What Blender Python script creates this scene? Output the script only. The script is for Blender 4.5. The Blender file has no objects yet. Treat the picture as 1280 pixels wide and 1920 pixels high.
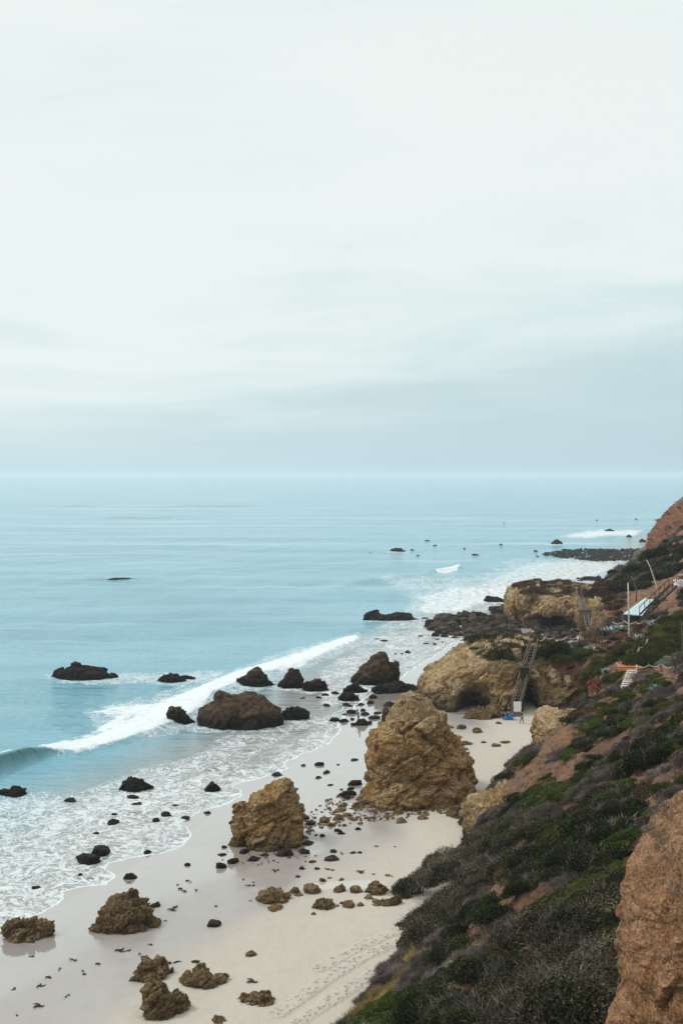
import bpy, math, random
import numpy as np
from mathutils import Vector, Matrix
random.seed(7); RNG = np.random.default_rng(7)
C = bpy.context.scene.collection
SC = bpy.context.scene

# ------------------------------------------------------------------ camera, sky, sun, exposure
H, F, HY = 32.0, 2100.0, 890.0          # eye height, focal length in photo pixels, horizon row
cam_d = bpy.data.cameras.new('camera'); cam = bpy.data.objects.new('camera', cam_d); C.objects.link(cam)
cam.location = (0, 0, H); cam.rotation_euler = (math.pi/2, 0, 0)
cam_d.sensor_fit = 'HORIZONTAL'; cam_d.sensor_width = 24; cam_d.lens = 24*F/1280
cam_d.shift_y = -(960-HY)/1280; cam_d.clip_start = .5; cam_d.clip_end = 90000
SC.camera = cam
SC.view_settings.view_transform = 'Standard'; SC.view_settings.look = 'None'
SC.view_settings.exposure = 0.18; SC.view_settings.gamma = 1.0
SUN_EL, SUN_AZ = math.radians(48), math.radians(-78)      # azimuth from +Y, towards -X (over the sea)
sd = bpy.data.lights.new('sun', 'SUN'); sun = bpy.data.objects.new('sun', sd); C.objects.link(sun)
sd.energy = 1.5; sd.angle = math.radians(10); sd.color = (1, .96, .9)
sv = Vector((math.sin(SUN_AZ)*math.cos(SUN_EL), math.cos(SUN_AZ)*math.cos(SUN_EL), math.sin(SUN_EL)))
sun.rotation_euler = sv.to_track_quat('Z', 'Y').to_euler(); sun.location = (0, 0, 80)


class NT:
    """tiny node helper"""
    def __init__(s, tree): s.t = tree; s.n = tree.nodes; s.l = tree.links
    def new(s, typ, inp=None, **props):
        n = s.n.new(typ)
        for k, v in props.items(): setattr(n, k, v)
        for k, v in (inp or {}).items(): s.set(n.inputs[k], v)
        return n
    def set(s, sock, v):
        if isinstance(v, bpy.types.NodeSocket): s.l.new(v, sock)
        elif isinstance(v, tuple) and len(v) == 3 and sock.type == 'RGBA': sock.default_value = (*v, 1)
        else: sock.default_value = v
    def math(s, op, a, b=0.0, c=0.0, clamp=False):
        n = s.new('ShaderNodeMath', {0: a, 1: b, 2: c}, operation=op); n.use_clamp = clamp; return n.outputs[0]
    def vmath(s, op, a, b=(0, 0, 0)):
        n = s.new('ShaderNodeVectorMath', {0: a, 1: b}, operation=op); return n.outputs[0]
    def mix(s, f, a, b):
        n = s.new('ShaderNodeMix', data_type='RGBA'); s.set(n.inputs[0], f); s.set(n.inputs[6], a); s.set(n.inputs[7], b); return n.outputs[2]
    def mixf(s, f, a, b):
        n = s.new('ShaderNodeMix', data_type='FLOAT'); s.set(n.inputs[0], f); s.set(n.inputs[2], a); s.set(n.inputs[3], b); return n.outputs[0]
    def ss(s, v, lo, hi, a=0.0, b=1.0):
        n = s.new('ShaderNodeMapRange', {0: v, 1: lo, 2: hi, 3: a, 4: b}, interpolation_type='SMOOTHSTEP'); return n.outputs[0]
    def noise(s, vec, scale, detail=4, rough=.55, dist=0.0, out=0):
        n = s.new('ShaderNodeTexNoise', {'Vector': vec, 'Scale': scale, 'Detail': detail, 'Roughness': rough, 'Distortion': dist}); return n.outputs[out]
    def attr(s, name, out='Fac'): return s.new('ShaderNodeAttribute', attribute_name=name).outputs[out]
    def pos(s): return s.new('ShaderNodeNewGeometry').outputs['Position']
    def scaled(s, vec, sc): return s.vmath('MULTIPLY', vec, sc)
    def sep(s, vec): return s.new('ShaderNodeSeparateXYZ', {0: vec}).outputs
    def bump(s, h, dist, strength=1.0, normal=None):
        n = s.new('ShaderNodeBump', {'Height': h, 'Distance': dist, 'Strength': strength})
        if normal is not None: s.l.new(normal, n.inputs['Normal'])
        return n.outputs[0]


def mat(name):
    m = bpy.data.materials.new(name); m.use_nodes = True; nt = m.node_tree; nt.nodes.clear()
    t = NT(nt); b = t.new('ShaderNodeBsdfPrincipled'); o = t.new('ShaderNodeOutputMaterial')
    nt.links.new(b.outputs[0], o.inputs[0]); t.b = b; t.m = m; t.o = o
    return t


world = bpy.data.worlds.new('World'); SC.world = world; world.use_nodes = True
w = NT(world.node_tree); world.node_tree.nodes.clear()
sky = w.new('ShaderNodeTexSky', sky_type='NISHITA', sun_disc=False, sun_elevation=SUN_EL, sun_rotation=SUN_AZ)
skyc = w.vmath('MULTIPLY', sky.outputs[0], (.10, .10, .10))
dv = w.new('ShaderNodeTexCoord').outputs['Generated']
sx, sy, sz = w.sep(dv)
# the veil of cloud: a flat layer seen in perspective (direction divided by height), so bands crowd towards the horizon
zz = w.math('MAXIMUM', sz, 0.0)
lay = w.vmath('DIVIDE', dv, w.new('ShaderNodeCombineXYZ', {0: w.math('ADD', zz, .10), 1: w.math('ADD', zz, .06), 2: 1.0}).outputs[0])
n1 = w.noise(w.scaled(lay, (.55, .60, .5)), 1.0, 5, .5, .6)
n2 = w.noise(w.scaled(w.vmath('ADD', dv, w.scaled(w.new('ShaderNodeTexNoise', {'Vector': dv, 'Scale': 2.5}).outputs[1], (.3, .3, .08))), (1.8, 1.8, 11)), 1.5, 6, .6, .5)
side = w.ss(sx, -.30, .34)                                   # thicker, greyer cloud to the right
elev = w.ss(sz, -.005, w.mixf(side, .085, .16))
cloud = w.math('ADD', w.math('MULTIPLY', n1, .55), w.math('MULTIPLY', n2, .6))
low = w.math('SUBTRACT', 1.0, w.ss(sz, .02, .30))
thick = w.math('ADD', w.math('MULTIPLY', w.math('MULTIPLY', side, low), .95), w.math('MULTIPLY', w.math('SUBTRACT', cloud, .56), 2.9))
thick = w.ss(thick, -.05, 1.05)
hor = w.mix(side, (.505, .665, .725), (.46, .615, .68))
bright = w.mix(w.ss(sz, .0, .32), (.755, .825, .815), (.785, .845, .815))
dull = w.mix(w.ss(sz, .0, .25), (.455, .61, .645), (.65, .765, .755))
cl = w.mix(thick, bright, dull)
cl = w.mix(elev, hor, cl)
gain = w.math('ADD', 1.0, w.math('MULTIPLY', w.ss(sz, .38, 1.0), .55))
gain = w.math('MULTIPLY', gain, w.ss(w.math('ADD', sy, w.math('MULTIPLY', sx, -.6)), -.75, .35, .85, 1.0))     # unseen sky behind the viewer dimmed, added to model the rocks
cl = w.vmath('MULTIPLY', cl, w.new('ShaderNodeCombineXYZ', {0: gain, 1: gain, 2: gain}).outputs[0])
fin = w.mix(.92, skyc, cl)
bg = w.new('ShaderNodeBackground', {0: fin, 1: 1.0}); wo = w.new('ShaderNodeOutputWorld'); w.l.new(bg.outputs[0], wo.inputs[0])

# ------------------------------------------------------------------ numeric helpers
_perm = np.random.default_rng(3).permutation(512).astype(np.int64)
_perm = np.concatenate([_perm, _perm, _perm])
_grad = np.random.default_rng(4).normal(size=(512, 3)); _grad /= np.linalg.norm(_grad, axis=1)[:, None]
def perlin(p):
    i = np.floor(p).astype(np.int64); f = p-i; i &= 511; u = f*f*f*(f*(f*6-15)+10)
    r = 0
    for dx in (0, 1):
        wx = u[:, 0] if dx else 1-u[:, 0]
        for dy in (0, 1):
            wy = u[:, 1] if dy else 1-u[:, 1]
            for dz in (0, 1):
                wz = u[:, 2] if dz else 1-u[:, 2]
                h = _perm[_perm[_perm[(i[:, 0]+dx) & 511]+((i[:, 1]+dy) & 511)]+((i[:, 2]+dz) & 511)]
                g = _grad[h]
                r = r+wx*wy*wz*((f[:, 0]-dx)*g[:, 0]+(f[:, 1]-dy)*g[:, 1]+(f[:, 2]-dz)*g[:, 2])
    return r*1.5
def fbm(p, octs=4, gain=.5, ridge=False):
    p = np.asarray(p, float); a, s, t = 1.0, 0.0, 0.0
    for o in range(octs):
        n = perlin(p*(2.03**o)+o*17.3)
        if ridge: n = 1-2*np.abs(n)
        s = s+a*n; t += a; a *= gain
    return s/t
def xyz(X, Y, Z=None):
    Z = np.zeros_like(X) if Z is None else Z
    return np.stack([X, Y, Z], -1).astype(float)
def sstep(v, a, b):
    t = np.clip((v-a)/(b-a), 0, 1); return t*t*(3-2*t)
def gp(px, py, z=0.0):                                         # pixel of the photograph -> point of the level z
    Y = (H-z)*F/(py-HY); return ((px-640)/F*Y, Y, z)
def at(px, py, Y): return Vector(((px-640)/F*Y, Y, H-(py-HY)/F*Y))
def polydist(X, Y, pts):
    """signed distance to an open polyline (positive on the right-hand side) and the arc parameter"""
    P = np.array(pts, float); best = np.full(X.shape, 1e18); sg = np.ones(X.shape); par = np.zeros(X.shape)
    for k in range(len(P)-1):
        a, b = P[k], P[k+1]; d = b-a; L2 = d@d
        t = np.clip(((X-a[0])*d[0]+(Y-a[1])*d[1])/L2, 0, 1)
        qx, qy = X-a[0]-t*d[0], Y-a[1]-t*d[1]; dd = qx*qx+qy*qy
        c = (X-a[0])*d[1]-(Y-a[1])*d[0]
        m = dd < best-1e-9
        best = np.where(m, dd, best); sg = np.where(m, np.where(c >= 0, 1, -1), sg); par = np.where(m, k+t, par)
    return np.sqrt(best)*sg, par
def inpoly(X, Y, pts):
    """soft signed distance: positive inside a closed polygon"""
    P = np.array(pts, float); best = np.full(X.shape, 1e18); ins = np.zeros(X.shape, bool)
    for k in range(len(P)):
        a, b = P[k], P[(k+1) % len(P)]; d = b-a; L2 = d@d+1e-12
        t = np.clip(((X-a[0])*d[0]+(Y-a[1])*d[1])/L2, 0, 1)
        dd = (X-a[0]-t*d[0])**2+(Y-a[1]-t*d[1])**2; best = np.minimum(best, dd)
        with np.errstate(divide='ignore', invalid='ignore'):
            c = ((a[1] > Y) != (b[1] > Y)) & (X < (b[0]-a[0])*(Y-a[1])/(b[1]-a[1]+1e-12)+a[0])
        ins ^= c
    return np.where(ins, 1, -1)*np.sqrt(best)

# ------------------------------------------------------------------ shore, sand and hill heights
SHORE = [gp(*p)[:2] for p in [(-700, 2300), (-300, 1900), (0, 1742), (120, 1690), (220, 1640), (330, 1588), (400, 1520), (500, 1468), (600, 1395),
         (680, 1312), (760, 1262), (830, 1216), (880, 1192), (930, 1160), (960, 1135), (1010, 1105), (1100, 1084), (1140, 1066), (1200, 1050), (1240, 1020), (1300, 990), (1420, 950), (1600, 925)]]
LACE = [gp(*p)[:2] for p in [(-700, 2290), (-300, 1910), (-60, 1790), (0, 1752), (20, 1742), (38, 1722), (70, 1716), (98, 1704), (121, 1686), (112, 1672), (150, 1662), (196, 1660), (214, 1648), (216, 1640),
        (198, 1630), (205, 1618), (250, 1607), (300, 1602), (345, 1588), (362, 1562), (352, 1550), (330, 1545), (380, 1520), (430, 1508), (456, 1492), (452, 1482), (438, 1474),
        (450, 1466), (520, 1452), (540, 1440), (536, 1430), (560, 1418), (610, 1398), (640, 1376), (636, 1352), (662, 1330), (700, 1300), (740, 1276), (765, 1262), (800, 1240), (822, 1225), (845, 1210),
        (880, 1192), (930, 1160), (960, 1135), (1010, 1105), (1100, 1084), (1140, 1066), (1200, 1050), (1240, 1020), (1300, 990), (1420, 950), (1600, 925)]]
def sand_h(X, Y, detail=True):
    d, _ = polydist(X, Y, SHORE)
    z = np.where(d > 0, 2.6*(1-np.exp(-np.maximum(d, 0)*.09/2.6)), -6*(1-np.exp(np.minimum(d, 0)*.035/6*1.0)))
    if detail:
        z = z+.10*fbm(xyz(X, Y)*.09, 3)*sstep(d, -5, 10)+.03*fbm(xyz(X, Y)*.6+9, 3)*sstep(d, 2, 14)
    return z
HR = [(15, -19, .5, 2, 8, 15, 24, 30), (40, -9, .5, 2.2, 7.5, 14, 24, 34), (60, -1, .5, 2.4, 7.5, 14, 24, 36), (70, 3.3, .5, 2.6, 7.6, 14, 23, 36), (80, 6.6, .5, 2.6, 8, 14.3, 22, 36),
      (100, 11.6, .5, 3, 8, 12.8, 20, 36), (112, 16.2, .5, 3.6, 8, 11.8, 20, 36), (120, 20.6, .5, 4.8, 7.4, 11.2, 18, 36), (126, 24, .5, 5, 7.6, 10.8, 18, 36), (132, 29.6, .5, 5.6, 8, 10.3, 18, 34),
      (142, 31.4, .5, 6.6, 8.1, 10, 18, 34), (155, 30.8, .5, 7.8, 8.6, 10.6, 20, 36), (166, 34, .5, 7.6, 8.5, 11, 21, 36), (175, 40.5, .5, 7.0, 8.7, 12.5, 22, 36), (200, 46, .5, 5.8, 8.8, 12.5, 23, 36),
      (230, 50, .5, 8, 9.2, 13, 25, 38), (255, 60, .5, 9, 11, 19, 27, 40), (300, 84, .5, 9, 16, 24, 33, 42), (400, 121, .5, 10, 20, 30, 40, 50), (900, 300, .5, 10, 20, 30, 40, 60)]
HRA = np.array(HR, float)
def hill_base(X, Y):
    Yc = np.clip(Y, HRA[0, 0], HRA[-1, 0])
    xf = np.interp(Yc, HRA[:, 0], HRA[:, 1]); s = X-xf
    S = [0, 1.2, 8, 18, 35, 80]; Z = [np.interp(Yc, HRA[:, 0], HRA[:, 2+k]) for k in range(6)]
    z = Z[0]+s*6
    for k in range(5):
        t = np.clip((s-S[k])/(S[k+1]-S[k]), 0, 1); z = np.where(s > S[k], Z[k]+(Z[k+1]-Z[k])*t, z)
    return z, s
def hill_h(X, Y):
    xx = X+1.1*fbm(xyz(X, Y)*.10+5, 3)
    z, s = hill_base(xx, Y)
    a = sstep(s, 0, 6)*sstep(Y, 10, 30)
    # gullies and ribs running down towards the beach
    q = xyz(X*.16+Y*.05, Y*.13-X*.10)
    z = z+a*(1.5*fbm(q, 3)+.55*fbm(xyz(X, Y)*.38+31, 3, ridge=True)-.1)+.22*sstep(s, 0, 2)*fbm(xyz(X, Y)*1.3+3, 3)
    # levelled garden terrace with the path
    for (px, py, YY, r, zt) in TERR:
        X0, Y0 = (px-640)/F*YY, YY
        k = np.exp(-(((X-X0)**2+(Y-Y0)**2)/(r*r))**2); z = z*(1-k)+zt*k
    return z
TERR = [(1172, 0, 141, 3.2, 8.3), (1262, 0, 126, 3.5, 10.0), (1230, 0, 129, 3.0, 9.3), (1196, 0, 133, 2.5, 8.6), (1050, 0, 150, 5, 9.0)]
def terrain(X, Y): return np.maximum(sand_h(X, Y, False), hill_h(X, Y))
_yy = np.concatenate([np.arange(22, 160, .25), np.arange(160, 520, .8)])
def hit(px, py):
    """where the line of sight through a photo pixel meets hill or sand"""
    X = (px-640)/F*_yy; z = H-(py-HY)/F*_yy; t = terrain(X, _yy)
    i = np.argmax(z < t) if (z < t).any() else len(_yy)-1
    if i > 0:
        a, b = (z-t)[i-1], (z-t)[i]; k = a/(a-b+1e-9); k = min(max(k, 0), 1); y = _yy[i-1]+(_yy[i]-_yy[i-1])*k
    else: y = _yy[0]
    x = (px-640)/F*y
    return Vector((x, y, float(terrain(np.array([x]), np.array([y]))[0])))
def sandhit(px, py):
    z = 0.0
    for _ in range(12):
        x, y, _z = gp(px, py, z); z = .5*z+.5*max(0.0, float(sand_h(np.array([x]), np.array([y]), False)[0]))
    return Vector((x, y, z))

# ------------------------------------------------------------------ object helpers
def mesh_np(name, v, f, smooth=True, attrs=None):
    """v Nx3, f list of arrays (tris/quads) or one array"""
    fs = f if isinstance(f, list) else [f]
    me = bpy.data.meshes.new(name); v = np.asarray(v, np.float32)
    me.vertices.add(len(v)); me.vertices.foreach_set('co', v.ravel())
    tot = np.concatenate([np.full(len(a), a.shape[1], np.int32) for a in fs]); idx = np.concatenate([a.ravel() for a in fs]).astype(np.int32)
    st = np.concatenate([[0], np.cumsum(tot)[:-1]]).astype(np.int32)
    me.loops.add(len(idx)); me.loops.foreach_set('vertex_index', idx)
    me.polygons.add(len(tot)); me.polygons.foreach_set('loop_start', st)
    me.polygons.foreach_set('use_smooth', np.full(len(tot), smooth))
    me.update(calc_edges=True); me.validate()
    for k, a in (attrs or {}).items():
        at_ = me.attributes.new(k, 'FLOAT', 'POINT'); at_.data.foreach_set('value', np.asarray(a, np.float32).ravel())
    return me
def link(name, me, m=None, parent=None, loc=None, rot=None, sc=None):
    o = bpy.data.objects.new(name, me); C.objects.link(o)
    if m is not None and me is not None and not me.materials: me.materials.append(m)
    if parent is not None: o.parent = parent
    if loc is not None: o.location = loc
    if rot is not None: o.rotation_euler = rot
    if sc is not None: o.scale = sc
    return o
def tag(o, label=None, cat=None, group=None, kind=None):
    if label: o['label'] = label
    if cat: o['category'] = cat
    if group: o['group'] = group
    if kind: o['kind'] = kind
    return o
def empty(name, loc=(0, 0, 0), rz=0.0):
    o = bpy.data.objects.new(name, None); C.objects.link(o); o.location = loc; o.rotation_euler = (0, 0, rz); o.empty_display_size = .3
    return o
def copy_tree(o, parent=None):
    c = o.copy(); C.objects.link(c)
    if parent is not None: c.parent = parent
    for ch in list(o.children): copy_tree(ch, c)
    return c
class MB:
    """collects boxes, bars and tubes into one mesh"""
    def __init__(s): s.v = []; s.f = []
    def box(s, c, size, M=None):
        b = len(s.v); cx, cy, cz = c; hx, hy, hz = size[0]/2, size[1]/2, size[2]/2
        for dx, dy, dz in ((-1, -1, -1), (1, -1, -1), (1, 1, -1), (-1, 1, -1), (-1, -1, 1), (1, -1, 1), (1, 1, 1), (-1, 1, 1)):
            p = Vector((dx*hx, dy*hy, dz*hz))
            if M is not None: p = M @ p
            s.v.append((cx+p.x, cy+p.y, cz+p.z))
        s.f += [tuple(b+i for i in q) for q in ((0, 3, 2, 1), (4, 5, 6, 7), (0, 1, 5, 4), (1, 2, 6, 5), (2, 3, 7, 6), (3, 0, 4, 7))]
    def bar(s, a, b, w_, h_, up=Vector((0, 0, 1))):
        a, b = Vector(a), Vector(b); d = b-a; L = d.length; y = d.normalized(); x = y.cross(up)
        if x.length < 1e-3: x = y.cross(Vector((1, 0, 0)))
        x.normalize(); z = x.cross(y)
        M = Matrix((x, y, z)).transposed(); s.box((a+b)/2, (w_, L, h_), M)
    def tube(s, pts, r, n=6):
        pts = [Vector(p) for p in pts]; rs = r if isinstance(r, (list, tuple)) else [r]*len(pts); b = len(s.v)
        for i, p in enumerate(pts):
            d = (pts[min(i+1, len(pts)-1)]-pts[max(i-1, 0)]).normalized()
            x = d.cross(Vector((.13, .9, .4))).normalized(); y = d.cross(x)
            for k in range(n):
                t = 2*math.pi*k/n; s.v.append(tuple(p+(x*math.cos(t)+y*math.sin(t))*rs[i]))
        for i in range(len(pts)-1):
            for k in range(n):
                s.f.append((b+i*n+k, b+i*n+(k+1) % n, b+(i+1)*n+(k+1) % n, b+(i+1)*n+k))
        s.f.append(tuple(b+k for k in range(n))[::-1]); e = b+(len(pts)-1)*n; s.f.append(tuple(e+k for k in range(n)))
    def build(s, name, m, parent=None, smooth=False, bevel=0.0):
        me = bpy.data.meshes.new(name); me.from_pydata([tuple(p) for p in s.v], [], s.f); me.update()
        if smooth:
            me.polygons.foreach_set('use_smooth', [True]*len(me.polygons))
        o = link(name, me, m, parent)
        if bevel:
            bv = o.modifiers.new('bevel', 'BEVEL'); bv.width = bevel; bv.segments = 2
        return o

# ------------------------------------------------------------------ materials
def rock_mat(name, a, b, c, wet=(.018, .015, .013), wl=(.1, 1.2), bs=1.25, pale=None, grain=1.0):
    """three mineral colours in world space, crevice shade painted in as dark streaks; a dark weed-grown tide band near the water line"""
    t = mat(name); p = t.pos(); x, y, z = t.sep(p)
    big = t.noise(t.scaled(p, (1, 1, 1.6)), .35, 5, .6, .8)
    med = t.noise(p, 1.6, 6, .65, .4); fin_ = t.noise(p, 7*grain, 5, .7)
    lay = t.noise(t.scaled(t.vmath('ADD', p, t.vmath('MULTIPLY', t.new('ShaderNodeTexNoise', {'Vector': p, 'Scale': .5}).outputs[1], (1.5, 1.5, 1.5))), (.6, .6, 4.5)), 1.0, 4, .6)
    col = t.mix(t.ss(big, .40, .62), a, b)
    col = t.mix(t.math('MULTIPLY', t.ss(med, .47, .66), .8), col, c)
    col = t.mix(t.math('MULTIPLY', t.ss(lay, .50, .66), .6), col, tuple(v*.45 for v in a))  # bedding streaks, darkened to paint the shade of deep crevices into the colour
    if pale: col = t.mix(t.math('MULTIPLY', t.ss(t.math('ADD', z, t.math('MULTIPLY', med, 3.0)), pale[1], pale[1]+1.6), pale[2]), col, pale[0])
    k = t.ss(fin_, .3, .70, .48, 1.38)  # random grain; its wide dark range also paints in crevice shade
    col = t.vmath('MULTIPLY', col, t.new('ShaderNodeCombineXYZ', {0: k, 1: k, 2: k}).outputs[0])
    zt = t.math('SUBTRACT', z, t.math('MULTIPLY', t.math('SUBTRACT', med, .5), 2.2))
    wf = t.ss(zt, wl[0], wl[1], 1.0, 0.0)
    col = t.mix(t.math('MULTIPLY', wf, .9), col, wet)
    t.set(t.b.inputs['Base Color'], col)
    t.set(t.b.inputs['Roughness'], t.mixf(wf, .88, .48)); t.b.inputs['Specular IOR Level'].default_value = .14
    fin3 = t.noise(p, 4.2, 6, .75)
    v = t.new('ShaderNodeTexVoronoi', {'Vector': t.vmath('ADD', p, t.vmath('MULTIPLY', t.new('ShaderNodeTexNoise', {'Vector': p, 'Scale': 1.4, 'Detail': 3}).outputs[1], (1.2, 1.2, 1.2))), 'Scale': 1.1*grain}, feature='DISTANCE_TO_EDGE')
    crack = t.ss(v.outputs[0], 0, .12)
    hgt = t.math('ADD', t.math('MULTIPLY', med, .9), t.math('ADD', t.math('MULTIPLY', crack, .10), t.math('MULTIPLY', fin3, .62)))
    t.set(t.b.inputs['Normal'], t.bump(hgt, .75*bs, 1.0))
    return t.m
M = {}
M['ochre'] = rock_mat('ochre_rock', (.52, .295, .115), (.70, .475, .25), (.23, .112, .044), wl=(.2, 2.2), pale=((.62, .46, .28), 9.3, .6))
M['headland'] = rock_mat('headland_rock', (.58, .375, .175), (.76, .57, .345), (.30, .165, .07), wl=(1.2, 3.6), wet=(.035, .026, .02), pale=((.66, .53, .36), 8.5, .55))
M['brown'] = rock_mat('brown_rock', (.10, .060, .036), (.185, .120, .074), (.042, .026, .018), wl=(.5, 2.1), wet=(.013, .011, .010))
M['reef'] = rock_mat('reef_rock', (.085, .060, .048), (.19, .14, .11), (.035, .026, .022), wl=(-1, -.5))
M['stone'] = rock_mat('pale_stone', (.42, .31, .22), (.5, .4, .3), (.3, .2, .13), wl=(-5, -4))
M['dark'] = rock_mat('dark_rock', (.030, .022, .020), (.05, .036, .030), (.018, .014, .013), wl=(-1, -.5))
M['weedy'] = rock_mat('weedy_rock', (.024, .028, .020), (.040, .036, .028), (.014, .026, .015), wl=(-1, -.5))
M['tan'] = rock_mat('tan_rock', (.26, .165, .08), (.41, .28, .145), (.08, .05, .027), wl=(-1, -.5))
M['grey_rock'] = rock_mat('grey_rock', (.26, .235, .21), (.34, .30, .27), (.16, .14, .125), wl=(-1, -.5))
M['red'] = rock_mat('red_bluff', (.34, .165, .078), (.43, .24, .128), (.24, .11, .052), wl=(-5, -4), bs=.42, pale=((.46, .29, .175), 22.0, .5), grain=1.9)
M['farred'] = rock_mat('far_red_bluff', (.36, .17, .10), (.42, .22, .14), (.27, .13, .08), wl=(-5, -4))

t = mat('soil'); p = t.pos()
n_a = t.noise(p, .35, 5, .6, .5); n_b = t.noise(p, 2.5, 6, .7); n_c = t.noise(p, 14, 4, .7)
col = t.mix(t.ss(n_a, .4, .6), (.31, .150, .075), (.19, .100, .056)); col = t.mix(t.ss(n_b, .45, .65), col, (.075, .05, .036)); col = t.mix(t.math('MULTIPLY', t.ss(n_c, .55, .7), .5), col, (.33, .22, .15))
t.set(t.b.inputs['Base Color'], col); t.b.inputs['Roughness'].default_value = .95
t.set(t.b.inputs['Normal'], t.bump(t.math('ADD', n_b, t.math('MULTIPLY', n_c, .4)), .4)); M['soil'] = t.m

def plain(name, c1, c2=None, rough=.8, scale=6.0, spec=.3, stretch=(1, 1, 1), bump=0.0):
    t = mat(name); p = t.new('ShaderNodeTexCoord').outputs['Object']
    n = t.noise(t.scaled(p, stretch), scale, 5, .6)
    t.set(t.b.inputs['Base Color'], t.mix(t.ss(n, .35, .68), c1, c2 or tuple(v*.7 for v in c1)))
    t.b.inputs['Roughness'].default_value = rough; t.b.inputs['Specular IOR Level'].default_value = spec
    if bump: t.set(t.b.inputs['Normal'], t.bump(n, bump))
    M[name] = t.m; return t.m
plain('grey_wood', (.20, .165, .145), (.11, .088, .075), .85, 3, stretch=(6, 6, 1), bump=.01)
plain('dark_wood', (.035, .028, .024), (.018, .014, .012), .85, 3, bump=.01)
plain('brown_wood', (.25, .13, .07), (.15, .075, .04), .8, 4, bump=.01)
plain('deck_wood', (.48, .20, .10), (.36, .15, .075), .7, 3, stretch=(1, 8, 1))
plain('rope', (.62, .59, .54), (.48, .45, .40), .9, 20)
plain('white_paint', (.78, .78, .76), (.66, .66, .64), .6)
plain('pale_bark', (.62, .58, .54), (.38, .34, .30), .85, 5, stretch=(1, 1, .4))
plain('roof_sheet', (.50, .66, .68), (.42, .58, .61), .45, 2)
plain('stone_step', (.55, .50, .43), (.40, .36, .31), .9, 3, bump=.02)
plain('path_sand', (.55, .45, .36), (.45, .37, .29), .95, 3)
plain('blue_plastic', (.03, .20, .50), (.025, .17, .44), .4)
plain('white_cloth', (.82, .82, .82), (.74, .74, .75), .8)
plain('black_cloth', (.018, .018, .022), (.012, .012, .014), .85)
plain('green_cloth', (.02, .22, .11), (.015, .17, .09), .8)
plain('denim', (.12, .20, .32), (.09, .15, .26), .85)
plain('skin', (.48, .29, .20), (.43, .25, .17), .6)
plain('hair', (.03, .02, .015), None, .7)
plain('feather', (.012, .012, .013), (.022, .02, .02), .7)
plain('kelp', (.020, .016, .010), (.035, .025, .014), .5)

def leaf_mat(name, cols, rough=.65, trans=.25, var=.5):
    t = mat(name); a = t.attr('tone'); r = t.new('ShaderNodeObjectInfo').outputs['Random']; p = t.pos()
    n = t.noise(p, .55, 3, .5)
    c = t.mix(t.ss(a, 0, .5), cols[0], cols[1]); c = t.mix(t.ss(a, .5, 1.0), c, cols[2])
    k = t.math('MULTIPLY', t.ss(n, .3, .7, .7, 1.35), t.mixf(r, 1-var*.5, 1+var*.5))
    c = t.vmath('MULTIPLY', c, t.new('ShaderNodeCombineXYZ', {0: k, 1: k, 2: k}).outputs[0])
    t.set(t.b.inputs['Base Color'], c); t.b.inputs['Roughness'].default_value = rough; t.b.inputs['Specular IOR Level'].default_value = .06
    tr = t.new('ShaderNodeBsdfTranslucent', {0: c}); ms = t.new('ShaderNodeMixShader', {0: trans}); t.l.new(t.b.outputs[0], ms.inputs[1]); t.l.new(tr.outputs[0], ms.inputs[2]); t.l.new(ms.outputs[0], t.o.inputs[0])
    M[name] = t.m; return t.m
leaf_mat('leaf_dark', ((.009, .011, .005), (.024, .031, .010), (.072, .083, .024)))
leaf_mat('leaf_green', ((.018, .026, .006), (.050, .070, .013), (.125, .15, .03)))
leaf_mat('leaf_mottled', ((.010, .010, .005), (.032, .032, .013), (.15, .135, .085)))
leaf_mat('leaf_olive', ((.03, .035, .010), (.062, .070, .018), (.11, .105, .03)))
leaf_mat('twig_grey', ((.032, .025, .023), (.145, .117, .104), (.33, .28, .25)), .9, .1)
leaf_mat('twig_brown', ((.035, .020, .013), (.10, .058, .036), (.24, .15, .09)), .9, .1)
leaf_mat('dry_orange', ((.13, .055, .018), (.30, .13, .035), (.42, .22, .07)), .9, .2)
leaf_mat('straw', ((.22, .15, .06), (.42, .30, .12), (.58, .45, .22)), .9, .2)
leaf_mat('leaf_silver', ((.09, .11, .07), (.20, .23, .15), (.36, .38, .27)), .8, .15)
leaf_mat('agave', ((.10, .15, .13), (.24, .32, .28), (.46, .52, .44)), .6, .05, .3)
leaf_mat('aeonium', ((.05, .012, .012), (.20, .05, .035), (.36, .12, .08)), .6, .1, .3)
plain('stem', (.06, .045, .035), (.10, .075, .06), .9, 10)

# ------------------------------------------------------------------ sea and beach
rows = np.concatenate([[1700, 1500, 1350], np.arange(1250, 900, -3.0), np.arange(900, 290, -1.6), np.arange(290, 60, -1.3), np.arange(60, 3.3, -1.0), [3.2]])
cols = np.concatenate([[-2600, -1800, -1200, -900, -700], np.arange(-560, -20, 10.), np.arange(-20, 1300, 2.6), np.arange(1300, 1800, 10.), [1900, 2200, 2800, 3600]])
gyr = H*F/rows; U = (cols-640)/F
YY, UU = np.meshgrid(gyr, U, indexing='ij'); XX = UU*YY; X = XX.ravel(); Y = YY.ravel()
nr, nc = YY.shape
ii = np.arange(nr*nc).reshape(nr, nc); GF = np.stack([ii[:-1, :-1].ravel(), ii[:-1, 1:].ravel(), ii[1:, 1:].ravel(), ii[1:, :-1].ravel()], -1)
PX = X/Y*F+640; PY = HY+H*F/Y                                  # where the level sea would show each vertex
sandz = sand_h(X, Y); dS, _ = polydist(X, Y, SHORE)
nz = fbm(xyz(X, Y)*.35, 3)
dL, parL = polydist(X, Y, LACE); dL = dL+.55*nz*np.clip(Y/90, .7, 3)+.18*fbm(xyz(X, Y)*1.4+4, 2)
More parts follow.
